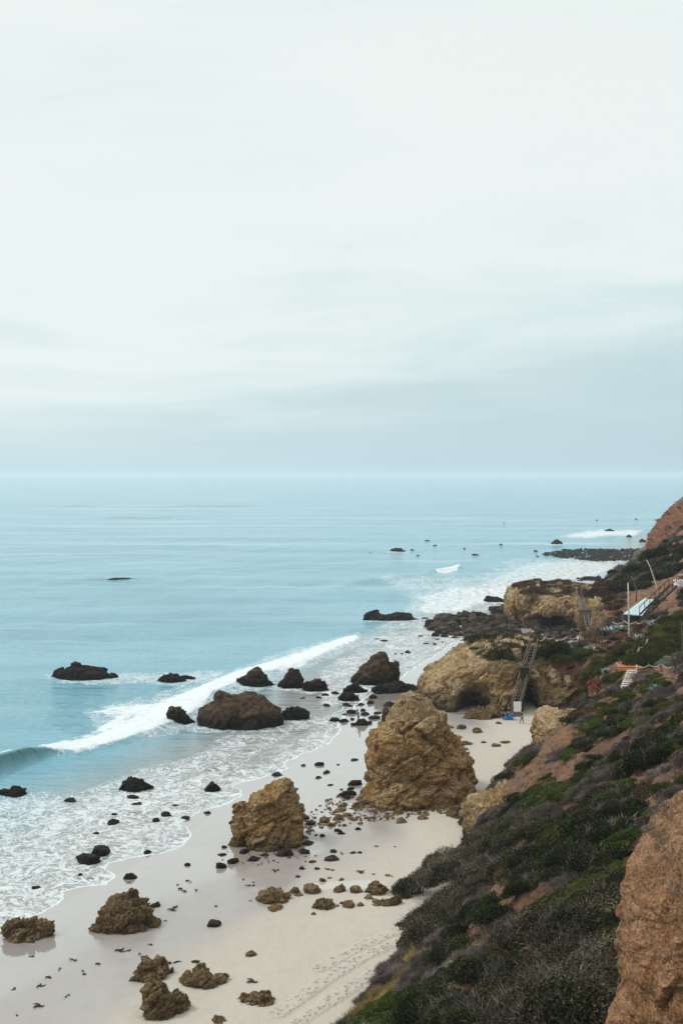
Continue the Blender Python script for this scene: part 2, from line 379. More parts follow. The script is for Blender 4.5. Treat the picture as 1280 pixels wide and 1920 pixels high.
# --- beach
track = np.zeros(len(X))
for pts in ([(520, 1885), (600, 1830), (680, 1782), (780, 1738), (840, 1700)], [(560, 1900), (640, 1850), (720, 1800), (790, 1760)], [(600, 1800), (670, 1765), (760, 1728)]):
    d, _ = polydist(X, Y, [gp(a, b, 2)[:2] for a, b in pts]); track = np.maximum(track, sstep(-np.abs(d), -.75, -.3))
d, _ = polydist(X, Y, [gp(a, b, 2.2)[:2] for a, b in [(1000, 1375), (985, 1392), (960, 1420), (930, 1450)]]); track = np.maximum(track, .7*sstep(-np.abs(d), -.8, -.3))
wetn = fbm(xyz(X*.05, Y*.03)+2, 3); wetd = dS+9*wetn
wet = 1-sstep(wetd, 9, 30); soak = 1-sstep(wetd, 3.0, 15.0)
pool = np.zeros(len(X))
for (a, b, ra, rb) in [(600, 1560, 55, 26), (560, 1610, 70, 20), (650, 1535, 40, 12), (900, 1352, 60, 6), (230, 1755, 70, 22), (50, 1762, 60, 16), (640, 1690, 90, 10), (730, 1520, 60, 12)]:
    pool = np.maximum(pool, np.exp(-(((PX-a)/ra)**2+((PY-b)/rb)**2)))
keep = Y < 1500
nrk = int((gyr < 1500).sum())
gfb = np.stack([ii[:nrk-1, :-1].ravel(), ii[:nrk-1, 1:].ravel(), ii[1:nrk, 1:].ravel(), ii[1:nrk, :-1].ravel()], -1)
dens = sstep(dS, 1, 14)
mound = sandz
me = mesh_np('beach', np.stack([X, Y, mound], -1)[:nrk*nc], gfb, attrs={'wet': wet[:nrk*nc], 'soak': soak[:nrk*nc], 'track': track[:nrk*nc], 'pool': pool[:nrk*nc]})
t = mat('sand'); p = t.pos(); wv = t.attr('wet'); sk = t.attr('soak'); tr = t.attr('track'); po = t.attr('pool')
n_l = t.noise(t.scaled(p, (1, .5, 1)), .12, 5, .55, .6); n_m = t.noise(p, .9, 5, .6, .3); n_f = t.noise(p, 6, 5, .7); n_g = t.noise(p, 30, 3, .7)
wv2 = t.ss(t.math('ADD', wv, t.math('MULTIPLY', t.math('SUBTRACT', n_l, .5), .7)), .25, .75)
dry = t.mix(n_l, (.42, .375, .325), (.515, .465, .40)); dry = t.mix(t.math('MULTIPLY', t.ss(n_m, .5, .75), .35), dry, (.40, .34, .275))
dry = t.mix(t.math('MULTIPLY', t.ss(n_f, .54, .72), .42), dry, (.33, .28, .22))
wetc = t.mix(n_l, (.28, .248, .232), (.35, .318, .30)); wetc = t.mix(t.math('MULTIPLY', t.ss(n_m, .45, .7), .3), wetc, (.26, .222, .20))
col = t.mix(wv2, dry, wetc)
sh = t.math('MAXIMUM', t.ss(t.math('ADD', sk, t.math('MULTIPLY', t.math('SUBTRACT', n_l, .5), .8)), .3, .7), t.ss(t.math('ADD', po, t.math('MULTIPLY', t.math('SUBTRACT', n_l, .5), .5)), .35, .6))
t.set(t.b.inputs['Base Color'], col)
rr = t.mixf(wv2, .9, t.mixf(t.ss(n_l, .35, .65), .36, .20)); rr = t.mixf(sh, rr, .10)
t.set(t.b.inputs['Roughness'], rr)
t.set(t.b.inputs['Specular IOR Level'], t.mixf(wv2, .2, .85))
t.set(t.b.inputs['Coat Weight'], t.math('MULTIPLY', sh, .9)); t.b.inputs['Coat Roughness'].default_value = .05
foot = t.new('ShaderNodeTexVoronoi', {'Vector': t.scaled(p, (1, 1, .1)), 'Scale': 2.6, 'Randomness': 1.0}).outputs[0]
footh = t.math('MULTIPLY', t.ss(foot, .15, .42), t.math('MULTIPLY', tr, 1.0))
b1 = t.bump(t.math('ADD', n_m, t.math('MULTIPLY', n_f, .5)), .16, t.mixf(sh, t.mixf(wv2, .9, .14), .03))
b2 = t.bump(footh, .13, 1.0, b1); t.set(t.b.inputs['Normal'], b2)
beach = link('beach', me, t.m); tag(beach, kind='structure')

# --- sea
CR = [gp(a, b)[:2] for a, b in [(-420, 1600), (-200, 1520), (-60, 1474), (0, 1448), (45, 1430), (85, 1420), (130, 1416), (200, 1404), (290, 1374), (350, 1345), (400, 1305), (500, 1264), (600, 1234), (674, 1198)]]
dC0, pC0 = polydist(X, Y, CR)
def pmask(poly, soft): return sstep(inpoly(PX, PY, poly)+soft*.5*fbm(xyz(PX*.03, PY*.06), 3), -soft, soft)
F1 = [(72, 1410), (100, 1392), (135, 1383), (180, 1366), (215, 1345), (160, 1338), (225, 1320), (290, 1318), (330, 1302), (370, 1288), (430, 1262), (520, 1233), (600, 1210), (668, 1190), (674, 1198), (640, 1214), (590, 1236),
      (560, 1254), (500, 1262), (460, 1280), (400, 1300), (380, 1330), (315, 1364), (290, 1374), (235, 1394), (170, 1412), (110, 1420), (80, 1417)]
foam = pmask(F1, 7)*np.clip(.62+.9*sstep(dC0, -6.5, .5)+.5*fbm(xyz(X, Y)*.12+4, 3), 0, 1)
foam = np.maximum(foam, pmask([(815, 1071), (835, 1066), (862, 1058), (858, 1069), (840, 1074), (820, 1074)], 3))
foam = np.maximum(foam, .60*pmask([(1030, 1005), (1100, 993), (1225, 988), (1190, 1006), (1100, 1012), (1050, 1010)], 8))
foam = np.maximum(foam, .50*pmask([(900, 1092), (985, 1056), (1050, 1048), (1200, 1056), (1140, 1078), (1050, 1096), (960, 1110), (900, 1104)], 7))
foam = np.maximum(foam, .55*pmask([(770, 1118), (860, 1098), (955, 1096), (965, 1130), (900, 1135), (870, 1150), (800, 1155), (775, 1147), (792, 1132)], 8))
lace = .74*pmask([(-560, 1500), (0, 1492), (140, 1486), (230, 1458), (330, 1452), (430, 1446), (540, 1405), (640, 1368), (680, 1330), (600, 1430), (470, 1500), (380, 1590), (220, 1660), (0, 1780), (-300, 2000), (-560, 2100)], 18)
lace = np.maximum(lace, .46*pmask([(230, 1440), (360, 1420), (420, 1375), (560, 1355), (640, 1320), (720, 1290), (640, 1400), (540, 1450), (300, 1480)], 16))
lace = np.maximum(lace, .58*pmask([(600, 1262), (680, 1205), (780, 1168), (850, 1150), (900, 1180), (840, 1215), (740, 1275), (680, 1320), (600, 1330)], 14))
lace = np.maximum(lace, .60*pmask([(80, 1264), (215, 1262), (330, 1262), (440, 1255), (420, 1282), (330, 1282), (200, 1284), (90, 1276)], 6))
lace = np.maximum(lace, .72*pmask([(420, 1262), (520, 1226), (600, 1205), (672, 1188), (685, 1198), (640, 1225), (590, 1250), (520, 1268), (470, 1290), (400, 1320)], 8))
lace = np.maximum(lace, .55*pmask([(160, 1335), (300, 1296), (440, 1262), (600, 1215), (600, 1240), (470, 1300), (330, 1372), (200, 1400)], 10))
lace = np.maximum(lace, .5*pmask([(700, 1080), (900, 1080), (960, 1050), (1200, 1045), (1200, 1075), (960, 1130), (900, 1150), (800, 1165), (680, 1215), (600, 1235), (640, 1215), (760, 1150), (770, 1120)], 12))
for (a, b, ra, rb) in [(155, 1271, 78, 9), (322, 1279, 52, 6), (478, 1286, 50, 8), (547, 1291, 36, 6), (590, 1297, 34, 5), (453, 1366, 104, 10), (338, 1358, 34, 7), (554, 1351, 38, 7), (735, 1163, 64, 6), (925, 1130, 34, 5), (746, 1035, 24, 2.5), (1043, 1021, 20, 2.5), (20, 1495, 50, 8), (254, 1485, 44, 7)]:
    lace = np.maximum(lace, .62*np.exp(-(((PX-a)/ra)**2+((PY-b)/rb)**2)**2))
edge = np.exp(-(dL/(.16*np.clip(Y/85, .8, 3)))**2)
swl = np.zeros(len(X))
for off, st in ((-1.6, .7), (-3.4, .45)):
    swl = np.maximum(swl, st*np.exp(-((dL-off+.9*fbm(xyz(X, Y)*.16+8, 2))/(.12*np.clip(Y/85, .8, 3)))**2)*(fbm(xyz(X, Y)*.2, 2) > -.12))
near = sstep(-Y, -900, -200)
shallow = 1-sstep(-dS, 3, 34)
# wave heights
ph = (-dS)+4*fbm(xyz(X, Y)*.02, 2)
swell = .16*np.sin(ph*2*math.pi/17+1.5*fbm(xyz(X, Y)*.03+3, 2))*sstep(-dS, 10, 45)*near
chop = .10*fbm(xyz(X*.45, Y*.30), 3)*near*sstep(-dS, 2, 14)
wz = swell+chop
CR = [gp(a, b)[:2] for a, b in [(-420, 1600), (-200, 1520), (-60, 1474), (0, 1448), (45, 1430), (85, 1420), (130, 1416), (200, 1404), (290, 1374), (350, 1345), (400, 1305), (500, 1264), (600, 1234), (674, 1198)]]
dC, pC = polydist(X, Y, CR)
amp = np.interp(pC, [0, 1, 2, 3, 4, 5, 6, 8, 11, 13], [1.2, 1.6, 1.9, 1.9, 1.7, 1.1, .55, .45, .35, .15])
dC2 = dC+.5*fbm(xyz(X, Y)*.25+7, 2)
# positive dC = shore side: a steep face in front, a long back
ridge = np.where(dC2 > 0, np.exp(-(dC2/.85)**2), np.exp(-(dC2/4.2)**2))
ridge = ridge*(1+.35*fbm(xyz(X, Y)*.35+21, 3)*sstep(pC, 3, 6))
ridge = np.where((pC <= 0.001) | (pC >= 12.99), ridge*np.exp(-(dC/3)**2), ridge)
wz = wz*(1-.5*ridge)+amp*ridge
wz += foam*near*(.25+.38*fbm(xyz(X, Y)*.55+2, 4))*np.clip(1-Y/500, 0, 1)
for pts, a_, w_ in (([(655, 1098), (700, 1088), (760, 1082), (800, 1078)], .55, 3.0), ([(640, 1182), (700, 1182), (760, 1170)], .35, 2.0), ([(812, 1073), (862, 1066)], .8, 2.2)):
    d, _ = polydist(X, Y, [gp(a, b)[:2] for a, b in pts]); wz += a_*np.where(d > 0, np.exp(-(d/(w_*.5))**2), np.exp(-(d/(w_*1.6))**2))
green = ridge*sstep(dC2, -.7, .5)*(pC < 5.6)*sstep(pC, 0, 1)
lip = (pC < 5.0)*np.exp(-((dC2+.9)/.55)**2)*np.where(pC < 3.75, 1.0, .35)*(.75+.5*fbm(xyz(X, Y)*.5+11, 2))*.95
foam = np.maximum(foam, lip)
wz = np.maximum(wz, np.where(dS > -40, sandz+.02, -9))
thin = (dL > 0)
wz = np.where(thin, np.minimum(wz, sandz-.25*sstep(dL, 0, .6)), wz)
thinw = sstep(-dL, 0, 1.5)
calm = pmask([(100, 1380), (520, 1300), (640, 1300), (560, 1380), (300, 1440), (0, 1480), (-200, 1500)], 20)*(1-foam)
kelp = np.zeros(len(X))
for (a, b, ra, rb) in [(390, 949, 80, 1.6), (140, 949, 60, 1.3), (300, 971, 100, 1.8), (215, 1086, 44, 2.2)]:
    kelp = np.maximum(kelp, np.exp(-(((PX-a)/ra)**4+((PY-b)/rb)**2)))
me = mesh_np('sea', np.stack([X, Y, wz], -1), GF, attrs={'foam': foam, 'lace': lace, 'edge': np.maximum(edge, swl), 'shallow': shallow, 'green': green, 'kelp': kelp, 'thin': thinw})
t = mat('sea_water'); p = t.pos(); px_, py_, pz_ = t.sep(p)
fo, la, ed, shl, gr, kp, tn = (t.attr(k) for k in ('foam', 'lace', 'edge', 'shallow', 'green', 'kelp', 'thin'))
dist = t.math('LENGTH' if False else 'ABSOLUTE', py_)
p2 = t.scaled(p, (.8, .8, 0))
wr = t.vmath('ADD', p2, t.vmath('MULTIPLY', t.vmath('SUBTRACT', t.new('ShaderNodeTexNoise', {'Vector': p2, 'Scale': .45, 'Detail': 4}).outputs[1], (.5, .5, .5)), (3.4, 3.4, 0)))
v1 = t.new('ShaderNodeTexVoronoi', {'Vector': wr, 'Scale': .62}, feature='DISTANCE_TO_EDGE').outputs[0]
v2 = t.new('ShaderNodeTexVoronoi', {'Vector': wr, 'Scale': 1.9}, feature='DISTANCE_TO_EDGE').outputs[0]
fn = t.noise(p2, 3.6, 5, .7); crs = t.math('SUBTRACT', t.math('MULTIPLY', px_, .94), t.math('MULTIPLY', py_, .34)); alg = t.math('ADD', t.math('MULTIPLY', px_, .34), t.math('MULTIPLY', py_, .94))
sv_ = t.new('ShaderNodeCombineXYZ', {0: t.math('MULTIPLY', crs, .30), 1: t.math('MULTIPLY', alg, .075)}).outputs[0]
bn = t.math('ADD', t.math('MULTIPLY', t.noise(p2, .16, 4, .6, .5), .4), t.math('MULTIPLY', t.noise(sv_, 1.0, 4, .6, .8), .6))
lac = t.math('ADD', la, t.math('MULTIPLY', t.math('SUBTRACT', bn, .5), 2.1))
lac = t.math('MULTIPLY', lac, t.ss(la, .02, .2))
w1 = t.math('MULTIPLY', lac, .15); w2 = t.math('MULTIPLY', lac, .13)
l1 = t.math('SUBTRACT', 1.0, t.math('DIVIDE', v1, t.math('MAXIMUM', w1, .001)), clamp=True)
l2 = t.math('SUBTRACT', 1.0, t.math('DIVIDE', v2, t.math('MAXIMUM', w2, .001)), clamp=True)
na = t.noise(wr, .55, 3, .55, 1.2); nb_ = t.noise(t.vmath('ADD', wr, (31., 7., 0)), 1.35, 3, .6, .9)
def lines(n_, wd): return t.math('SUBTRACT', 1.0, t.math('DIVIDE', t.math('ABSOLUTE', t.math('SUBTRACT', n_, .5)), t.math('MAXIMUM', wd, .001)), clamp=True)
l3 = lines(na, t.math('MULTIPLY', lac, .065)); l4 = lines(nb_, t.math('MULTIPLY', lac, .065))
brk = t.ss(t.noise(p2, .9, 3, .6, .5), .38, .60)
lf = t.math('MAXIMUM', t.math('MAXIMUM', l3, t.math('MULTIPLY', l4, .9)), t.math('MAXIMUM', t.math('MULTIPLY', l1, t.math('SUBTRACT', 1.0, t.math('MULTIPLY', brk, .8))), t.math('MULTIPLY', l2, t.math('MULTIPLY', brk, .8))))
lf = t.ss(t.math('ADD', lf, t.math('MULTIPLY', t.math('SUBTRACT', fn, .5), .9)), .06, .75)
lf = t.math('MULTIPLY', lf, t.ss(lac, .03, .45, 0.0, .80))
df = t.ss(t.math('ADD', fo, t.math('MULTIPLY', t.math('SUBTRACT', t.noise(p2, .8, 6, .7), .5), 1.4)), .36, .62)
df = t.math('MULTIPLY', df, t.ss(fo, .02, .15))
ef = t.ss(t.math('ADD', ed, t.math('MULTIPLY', t.math('SUBTRACT', fn, .5), .7)), .35, .7)
foamf = t.math('MAXIMUM', t.math('MAXIMUM', lf, df), t.math('MULTIPLY', ef, .9), clamp=True)
bl = t.noise(t.scaled(p, (.010, .035, 0)), 1.0, 5, .6, .4)
deep = t.mix(t.ss(bl, .35, .65), (.135, .335, .425), (.21, .425, .515))
stk = t.ss(t.noise(t.scaled(p, (.0035, .030, 0)), 1.0, 6, .62, .7), .53, .68); stk2 = t.ss(t.noise(t.scaled(p, (.02, .13, 0)), 1.0, 5, .65, .4), .52, .72)
deep = t.mix(t.math('MULTIPLY', stk, .8), deep, (.40, .56, .63)); deep = t.mix(t.math('MULTIPLY', stk2, .55), deep, (.10, .25, .36))
col = t.mix(t.ss(shl, .15, .95), deep, (.235, .245, .24))
col = t.mix(t.math('MULTIPLY', gr, .85), col, (.018, .095, .070))
col = t.mix(t.math('MULTIPLY', kp, t.ss(t.noise(t.scaled(p, (.05, .02, 0)), 1.0, 5, .7), .42, .58)), col, (.05, .045, .035))
colf = t.mix(foamf, col, (.70, .735, .76))
t.set(t.b.inputs['Base Color'], colf)
t.set(t.b.inputs['Roughness'], t.mixf(foamf, t.mixf(tn, .10, .14), .8)); t.b.inputs['IOR'].default_value = 1.33
t.set(t.b.inputs['Specular IOR Level'], t.mixf(foamf, t.mixf(gr, .5, .18), .15))
r1 = t.noise(t.scaled(p, (.9, 1.5, 0)), 1.0, 5, .62, .3); r2 = t.noise(t.scaled(p, (.16, .34, 0)), 1.0, 4, .6, .3); r3 = t.noise(t.scaled(p, (.03, .07, 0)), 1.0, 4, .6)
hgt = t.math('ADD', t.math('MULTIPLY', r1, .42), t.math('ADD', t.math('MULTIPLY', r2, 1.0), t.math('MULTIPLY', r3, 3.2)))
r4 = t.noise(t.scaled(p, (.006, .045, 0)), 1.0, 5, .65); hgt = t.math('ADD', hgt, t.math('MULTIPLY', r4, 5.0))
st = t.math('MULTIPLY', t.ss(shl, .3, 1.0, 1.0, .35), t.mixf(tn, .2, 1.0))
b1 = t.bump(hgt, .75, st)
b2 = t.bump(t.math('ADD', foamf, t.math('MULTIPLY', fn, .6)), .12, t.math('MULTIPLY', foamf, .8), b1)
t.set(t.b.inputs['Normal'], b2)
sea = link('sea', me, t.m); tag(sea, kind='structure')
del me

# ------------------------------------------------------------------ hillside
hy = np.concatenate([np.arange(14, 60, .45), np.arange(60, 160, .5), np.arange(160, 300, 1.0), np.arange(300, 900, 6.)])
hu = np.concatenate([np.arange(-1.2, -.1, .06), np.arange(-.1, .40, .0022), np.arange(.40, 1.3, .03)])
A, B = np.meshgrid(hy, hu, indexing='ij'); X2 = (A*B).ravel(); Y2 = A.ravel(); Z2 = hill_h(X2, Y2); S2 = sand_h(X2, Y2, False)
i2 = np.arange(A.size).reshape(A.shape); hf = np.stack([i2[:-1, :-1].ravel(), i2[:-1, 1:].ravel(), i2[1:, 1:].ravel(), i2[1:, :-1].ravel()], -1)
ok = (Z2 > S2-1.2); hf = hf[ok[hf].any(1)]; Z2 = np.maximum(Z2, S2-2.5)
used = np.unique(hf); rm = -np.ones(len(Z2), np.int64); rm[used] = np.arange(len(used))
hill = link('hillside', mesh_np('hillside', np.stack([X2, Y2, Z2], -1)[used], rm[hf]), M['soil']); tag(hill, kind='structure')

# ------------------------------------------------------------------ rocks
def vnormals(me):
    n = np.zeros(len(me.vertices)*3, np.float32); me.vertices.foreach_get('normal', n); return n.reshape(-1, 3)
def roughen(me, size, amp, seed, strata=0.0, cell=.35, octs=5, facet=1.0, rill=0.0):
    """carve lumps, ridges and bedding into a finished rock surface; sizes in metres"""
    co = np.zeros(len(me.vertices)*3, np.float32); me.vertices.foreach_get('co', co); v = co.reshape(-1, 3).astype(float)
    n = vnormals(me); q = v/size+seed*7.7
    n0 = fbm(q*1.0, 3); wv_ = np.stack([fbm(q*1.3+k*9, 2) for k in (1, 2, 3)], -1)
    n1 = fbm(q*1.9+wv_*.8, octs, .55, ridge=True); n2 = fbm(q*5.5+wv_, 3, .6)
    d = amp*(.75*n0+.30*(n1-.25)+.16*n2)
    ca, sa = math.cos(.9), math.sin(.9); qa = np.stack([q[:, 0]*ca-q[:, 2]*sa, q[:, 1], (q[:, 0]*sa+q[:, 2]*ca)*.5], -1)
    g1, o1 = worley(qa*1.5+wv_*.25); g2, o2 = worley(qa*3.9+wv_*.3, 5); g3, o3 = worley(qa*9.5+wv_*.3, 11)
    d = d+amp*facet*(1.15*o1-.28*(1-sstep(g1, 0, .12))+.48*o2-.14*(1-sstep(g2, 0, .16))+.17*o3)
    if rill:
        rq = np.stack([v[:, 0]*.75+v[:, 2]*.18, v[:, 1]*.75, v[:, 2]*.16], -1); d = d+rill*fbm(rq+.35*wv_, 4, .55, ridge=True)+.3*rill*fbm(v*1.6, 4, .6)
    if strata:
        s = v[:, 2]+.45*v[:, 0]*np.sin(seed)+.25*v[:, 1]+size*.35*wv_[:, 0]
        f = (s/(cell*size)) % 1.0; d += strata*(np.abs(f-.5)*2-.5)*(.5+.5*sstep(n0, -.3, .4))
    v = v+n*d[:, None]; me.vertices.foreach_set('co', v.astype(np.float32).ravel()); me.update()
def worley(p, seed=0):
    i = np.floor(p).astype(np.int64); b1 = np.full(len(p), 9.); b2 = b1.copy(); off = np.zeros(len(p))
    for dx in (-1, 0, 1):
        for dy in (-1, 0, 1):
            for dz in (-1, 0, 1):
                c = (i+np.array([dx, dy, dz])) & 511
                h = _perm[_perm[_perm[c[:, 0]]+c[:, 1]]+c[:, 2]]; h2 = _perm[h+91+seed]; h3 = _perm[h2+13]
                q = i+np.array([dx, dy, dz])+np.stack([h, h2, h3], -1)/512.; r = p-q; d = np.sqrt((r*r).sum(1))
                o = (r*_grad[h2]).sum(1)*1.3+(h3/512.-.5)*.7
                m = d < b1; b2 = np.where(m, b1, np.minimum(b2, d)); off = np.where(m, o, off); b1 = np.where(m, d, b1)
    return b2-b1, off
def loft(name, rows_, Y, depth, m, base=None, seed=1, amp=.45, size=3.0, strata=.0, nth=150, nz=110, e=.75, push=(), back=1.0, zfoot=None, lean=0.0, facet=1.0, rill=0.0):
    """rock given by its left and right edge per height (photo pixels) at the distance Y, with its own depth"""
    r = sorted(rows_, key=lambda q: -q[0]); ys = np.array([q[0] for q in r], float); xl = np.array([q[1] for q in r], float); xr = np.array([q[2] for q in r], float)
    k = Y/F; zs = H-(ys-HY)*k
    zz_ = np.concatenate([np.linspace(zs[0]-1.0, zs[-1], nz)]); L = (np.interp(zz_, zs, xl)-640)*k; R = (np.interp(zz_, zs, xr)-640)*k
    cxx, hw = (L+R)/2, (R-L)/2; hwm = hw.max(); hd = depth/2*(hw/hwm)**.6
    # round the very top over
    tt = np.linspace(0, 2*math.pi, nth, endpoint=False)
    V = []
    for i in range(nz):
        cs, sn = np.cos(tt), np.sin(tt)
        x = cxx[i]+hw[i]*np.sign(cs)*np.abs(cs)**e; y = Y+hd[i]*np.sign(sn)*np.abs(sn)**e*np.where(sn > 0, back, 1.0)+lean*(zz_[i]-zz_[0])
        V.append(np.stack([x, y, np.full(nth, zz_[i])], -1))
    for s_ in (.7, .4, .15):
        top = V[nz-1]; c = top.mean(0); q = c+(top-c)*s_; q[:, 2] += hw[-1]*.25*(1-s_**2); V.append(q)
    V = np.concatenate(V); n_ = nz+3; id_ = np.arange(n_*nth).reshape(n_, nth); nx = np.roll(id_, -1, 1)
    fq = np.stack([id_[:-1].ravel(), nx[:-1].ravel(), nx[1:].ravel(), id_[1:].ravel()], -1)
    cap = V[-nth:].mean(0); V = np.vstack([V, cap]); ft = np.stack([id_[-1], nx[-1], np.full(nth, len(V)-1)], -1)
    V = caves(V, push)
    me = mesh_np(name, V, [fq, ft]); roughen(me, size, amp, seed, strata, facet=facet, rill=rill)
    return finish(name, me, m)
def caves(V, push):
    for (x0, z0, rx, rz, dp, Yf) in push:      # hollow worked into the seaward face
        mk = np.exp(-((((V[:, 0]-x0)/rx)**2+((V[:, 2]-z0)/rz)**2))**2)*(V[:, 1] < Yf); V[:, 1] += dp*mk
    return V
def finish(name, me, m):
    co = np.zeros(len(me.vertices)*3, np.float32); me.vertices.foreach_get('co', co); v = co.reshape(-1, 3)
    c = np.array([(v[:, 0].min()+v[:, 0].max())/2, (v[:, 1].min()+v[:, 1].max())/2, v[:, 2].min()]); v -= c
    me.vertices.foreach_set('co', v.ravel()); me.update(); return link(name, me, m, loc=tuple(float(q) for q in c))
def ridge_rock(name, top, ybase, Y, depth, m, seed=1, amp=.3, size=2.0, strata=0.0, nx=150, nt=90, e=.55, push=(), e2=.6):
    """low or wide rock given by its skyline (photo pixels); cross-sections are rounded blocks"""
    k = Y/F; xs = np.array([q[0] for q in top], float); ys = np.array([q[1] for q in top], float)
    u = (1-np.cos(np.linspace(0, math.pi, nx)))/2*.6+np.linspace(0, 1, nx)*.4; px = xs[0]+(xs[-1]-xs[0])*u; z0 = H-(ybase-HY)*k-.5
    hz = np.maximum(H-(np.interp(px, xs, ys)-HY)*k-z0, .02); xx = (px-640)*k; D = depth/2*np.clip(1-(2*u-1)**2, 0, 1)**e2
    tt = np.linspace(0, math.pi, nt); V = []
    for a in tt:
        c, s_ = math.cos(a), math.sin(a); V.append(np.stack([xx, Y-D*np.sign(c)*abs(c)**e, z0+hz*abs(s_)**e], -1))
    V = np.concatenate(V); id_ = np.arange(nt*nx).reshape(nt, nx)
    fq = np.stack([id_[:-1, :-1].ravel(), id_[:-1, 1:].ravel(), id_[1:, 1:].ravel(), id_[1:, :-1].ravel()], -1)
    V = caves(V, push); me = mesh_np(name, V, fq); roughen(me, size, amp, seed, strata); return finish(name, me, m)
def yof(py, z=1.0): return (H-z)*F/(py-HY)

def wx(px, Y): return (px-640)/F*Y
def wzz(py, Y): return H-(py-HY)/F*Y
# the two sea stacks
Yb = yof(1500, 1.6)+3.5
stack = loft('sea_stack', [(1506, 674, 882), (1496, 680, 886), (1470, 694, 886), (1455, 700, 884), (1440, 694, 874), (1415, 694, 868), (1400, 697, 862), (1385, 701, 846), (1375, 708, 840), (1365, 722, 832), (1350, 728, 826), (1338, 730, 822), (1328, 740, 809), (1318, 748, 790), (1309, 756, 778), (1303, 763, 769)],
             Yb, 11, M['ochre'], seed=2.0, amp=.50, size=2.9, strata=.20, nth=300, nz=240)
tag(stack, 'tallest ochre sea stack with a rounded head standing on the wet sand', 'sea stack')
Y2_ = yof(1586, 1.0)+2.2
s2 = loft('sea_stack', [(1590, 452, 560), (1575, 456, 563), (1550, 462, 565), (1520, 463, 562), (1500, 470, 556), (1492, 478, 552), (1487, 488, 550), (1482, 510, 548), (1476, 520, 544), (1470, 530, 541)],
          Y2_, 5.2, M['ochre'], seed=5.0, amp=.33, size=1.8, strata=.10, nth=260, nz=200)
tag(s2, 'smaller ochre sea stack with pointed tip, left of the tallest', 'sea stack')
s3 = ridge_rock('rock', [(438, 1512), (441, 1508), (452, 1508), (462, 1510), (472, 1512), (478, 1530), (484, 1560)], 1590, Y2_+.3, 2.4, M['ochre'], seed=8, amp=.22, size=1.2, e2=.4)
tag(s3, 'narrow ochre rock leaning out to the left of the smaller pointed stack', 'rock')

Yh = 154.5
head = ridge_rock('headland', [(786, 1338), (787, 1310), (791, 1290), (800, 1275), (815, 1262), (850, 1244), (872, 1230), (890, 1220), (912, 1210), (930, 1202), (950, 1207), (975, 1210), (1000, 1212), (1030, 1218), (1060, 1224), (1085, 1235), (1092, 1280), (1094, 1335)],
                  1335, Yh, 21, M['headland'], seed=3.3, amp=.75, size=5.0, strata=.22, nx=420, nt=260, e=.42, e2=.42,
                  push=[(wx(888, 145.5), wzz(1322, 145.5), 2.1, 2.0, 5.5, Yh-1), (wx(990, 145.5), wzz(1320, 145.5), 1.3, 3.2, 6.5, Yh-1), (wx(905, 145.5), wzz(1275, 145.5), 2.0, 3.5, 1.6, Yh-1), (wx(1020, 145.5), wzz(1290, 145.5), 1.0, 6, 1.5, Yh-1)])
tag(head, 'ochre headland with two dark caves, behind the tallest sea stack', 'headland')
Yf_ = 238.0
far = ridge_rock('headland', [(957, 1165), (958, 1120), (960, 1108), (966, 1112), (972, 1106), (1000, 1104), (1030, 1103), (1060, 1104), (1090, 1106), (1120, 1108), (1150, 1112), (1160, 1165)],
                 1166, Yf_, 30, M['headland'], seed=6.1, amp=.8, size=5, strata=.3, nx=380, nt=200, e=.35, e2=.35,
                 push=[(wx(985, 224), wzz(1168, 224), 3.0, 1.5, 3.5, Yf_-1), (wx(1045, 224), wzz(1166, 224), 3.6, 1.5, 6.5, Yf_-1)])
tag(far, 'pale flat-topped headland beyond the field of dark boulders', 'headland')
t = mat('headland_scrub'); 
bc = ridge_rock('bluff', [(1086, 1172), (1089, 1142), (1096, 1128), (1110, 1124), (1130, 1130), (1150, 1138), (1172, 1150), (1190, 1172)], 1174, 216, 9, M['headland'], seed=9.2, amp=.38, size=3.5, strata=.2, nx=220, nt=140, e=.45)
tag(bc, 'low tan bluff under the far plank-sided staircase', 'bluff')
b4 = loft('rock', [(1184, 1088, 1098), (1175, 1082, 1098), (1165, 1078, 1096), (1155, 1078, 1094), (1150, 1080, 1090)], 206, 3, M['tan'], seed=4, amp=.12, size=1.5, nth=90, nz=60)
tag(b4, 'rounded brown knob of rock beneath the far staircase', 'rock')
# tan cliffs showing in the foot of the slope
c1 = loft('bluff', [(1430, 1013, 1110), (1405, 1010, 1115), (1385, 1009, 1115), (1364, 1009, 1112), (1354, 1013, 1105), (1347, 1022, 1095)], 117, 9, M['headland'], seed=12, amp=.42, size=2.4, strata=.2, nth=260, nz=160, e=.45)
tag(c1, 'tan cliff dropping from the green slope to the sand of the cove', 'bluff')
c2 = loft('bluff', [(1590, 878, 950), (1570, 873, 950), (1545, 874, 950), (1528, 884, 955), (1515, 897, 960), (1506, 912, 965), (1499, 925, 965)], 96, 8, M['headland'], seed=14, amp=.5, size=2.2, strata=.2, nth=260, nz=160, e=.45)
tag(c2, 'tan rock face below the dark wooden railing', 'bluff')
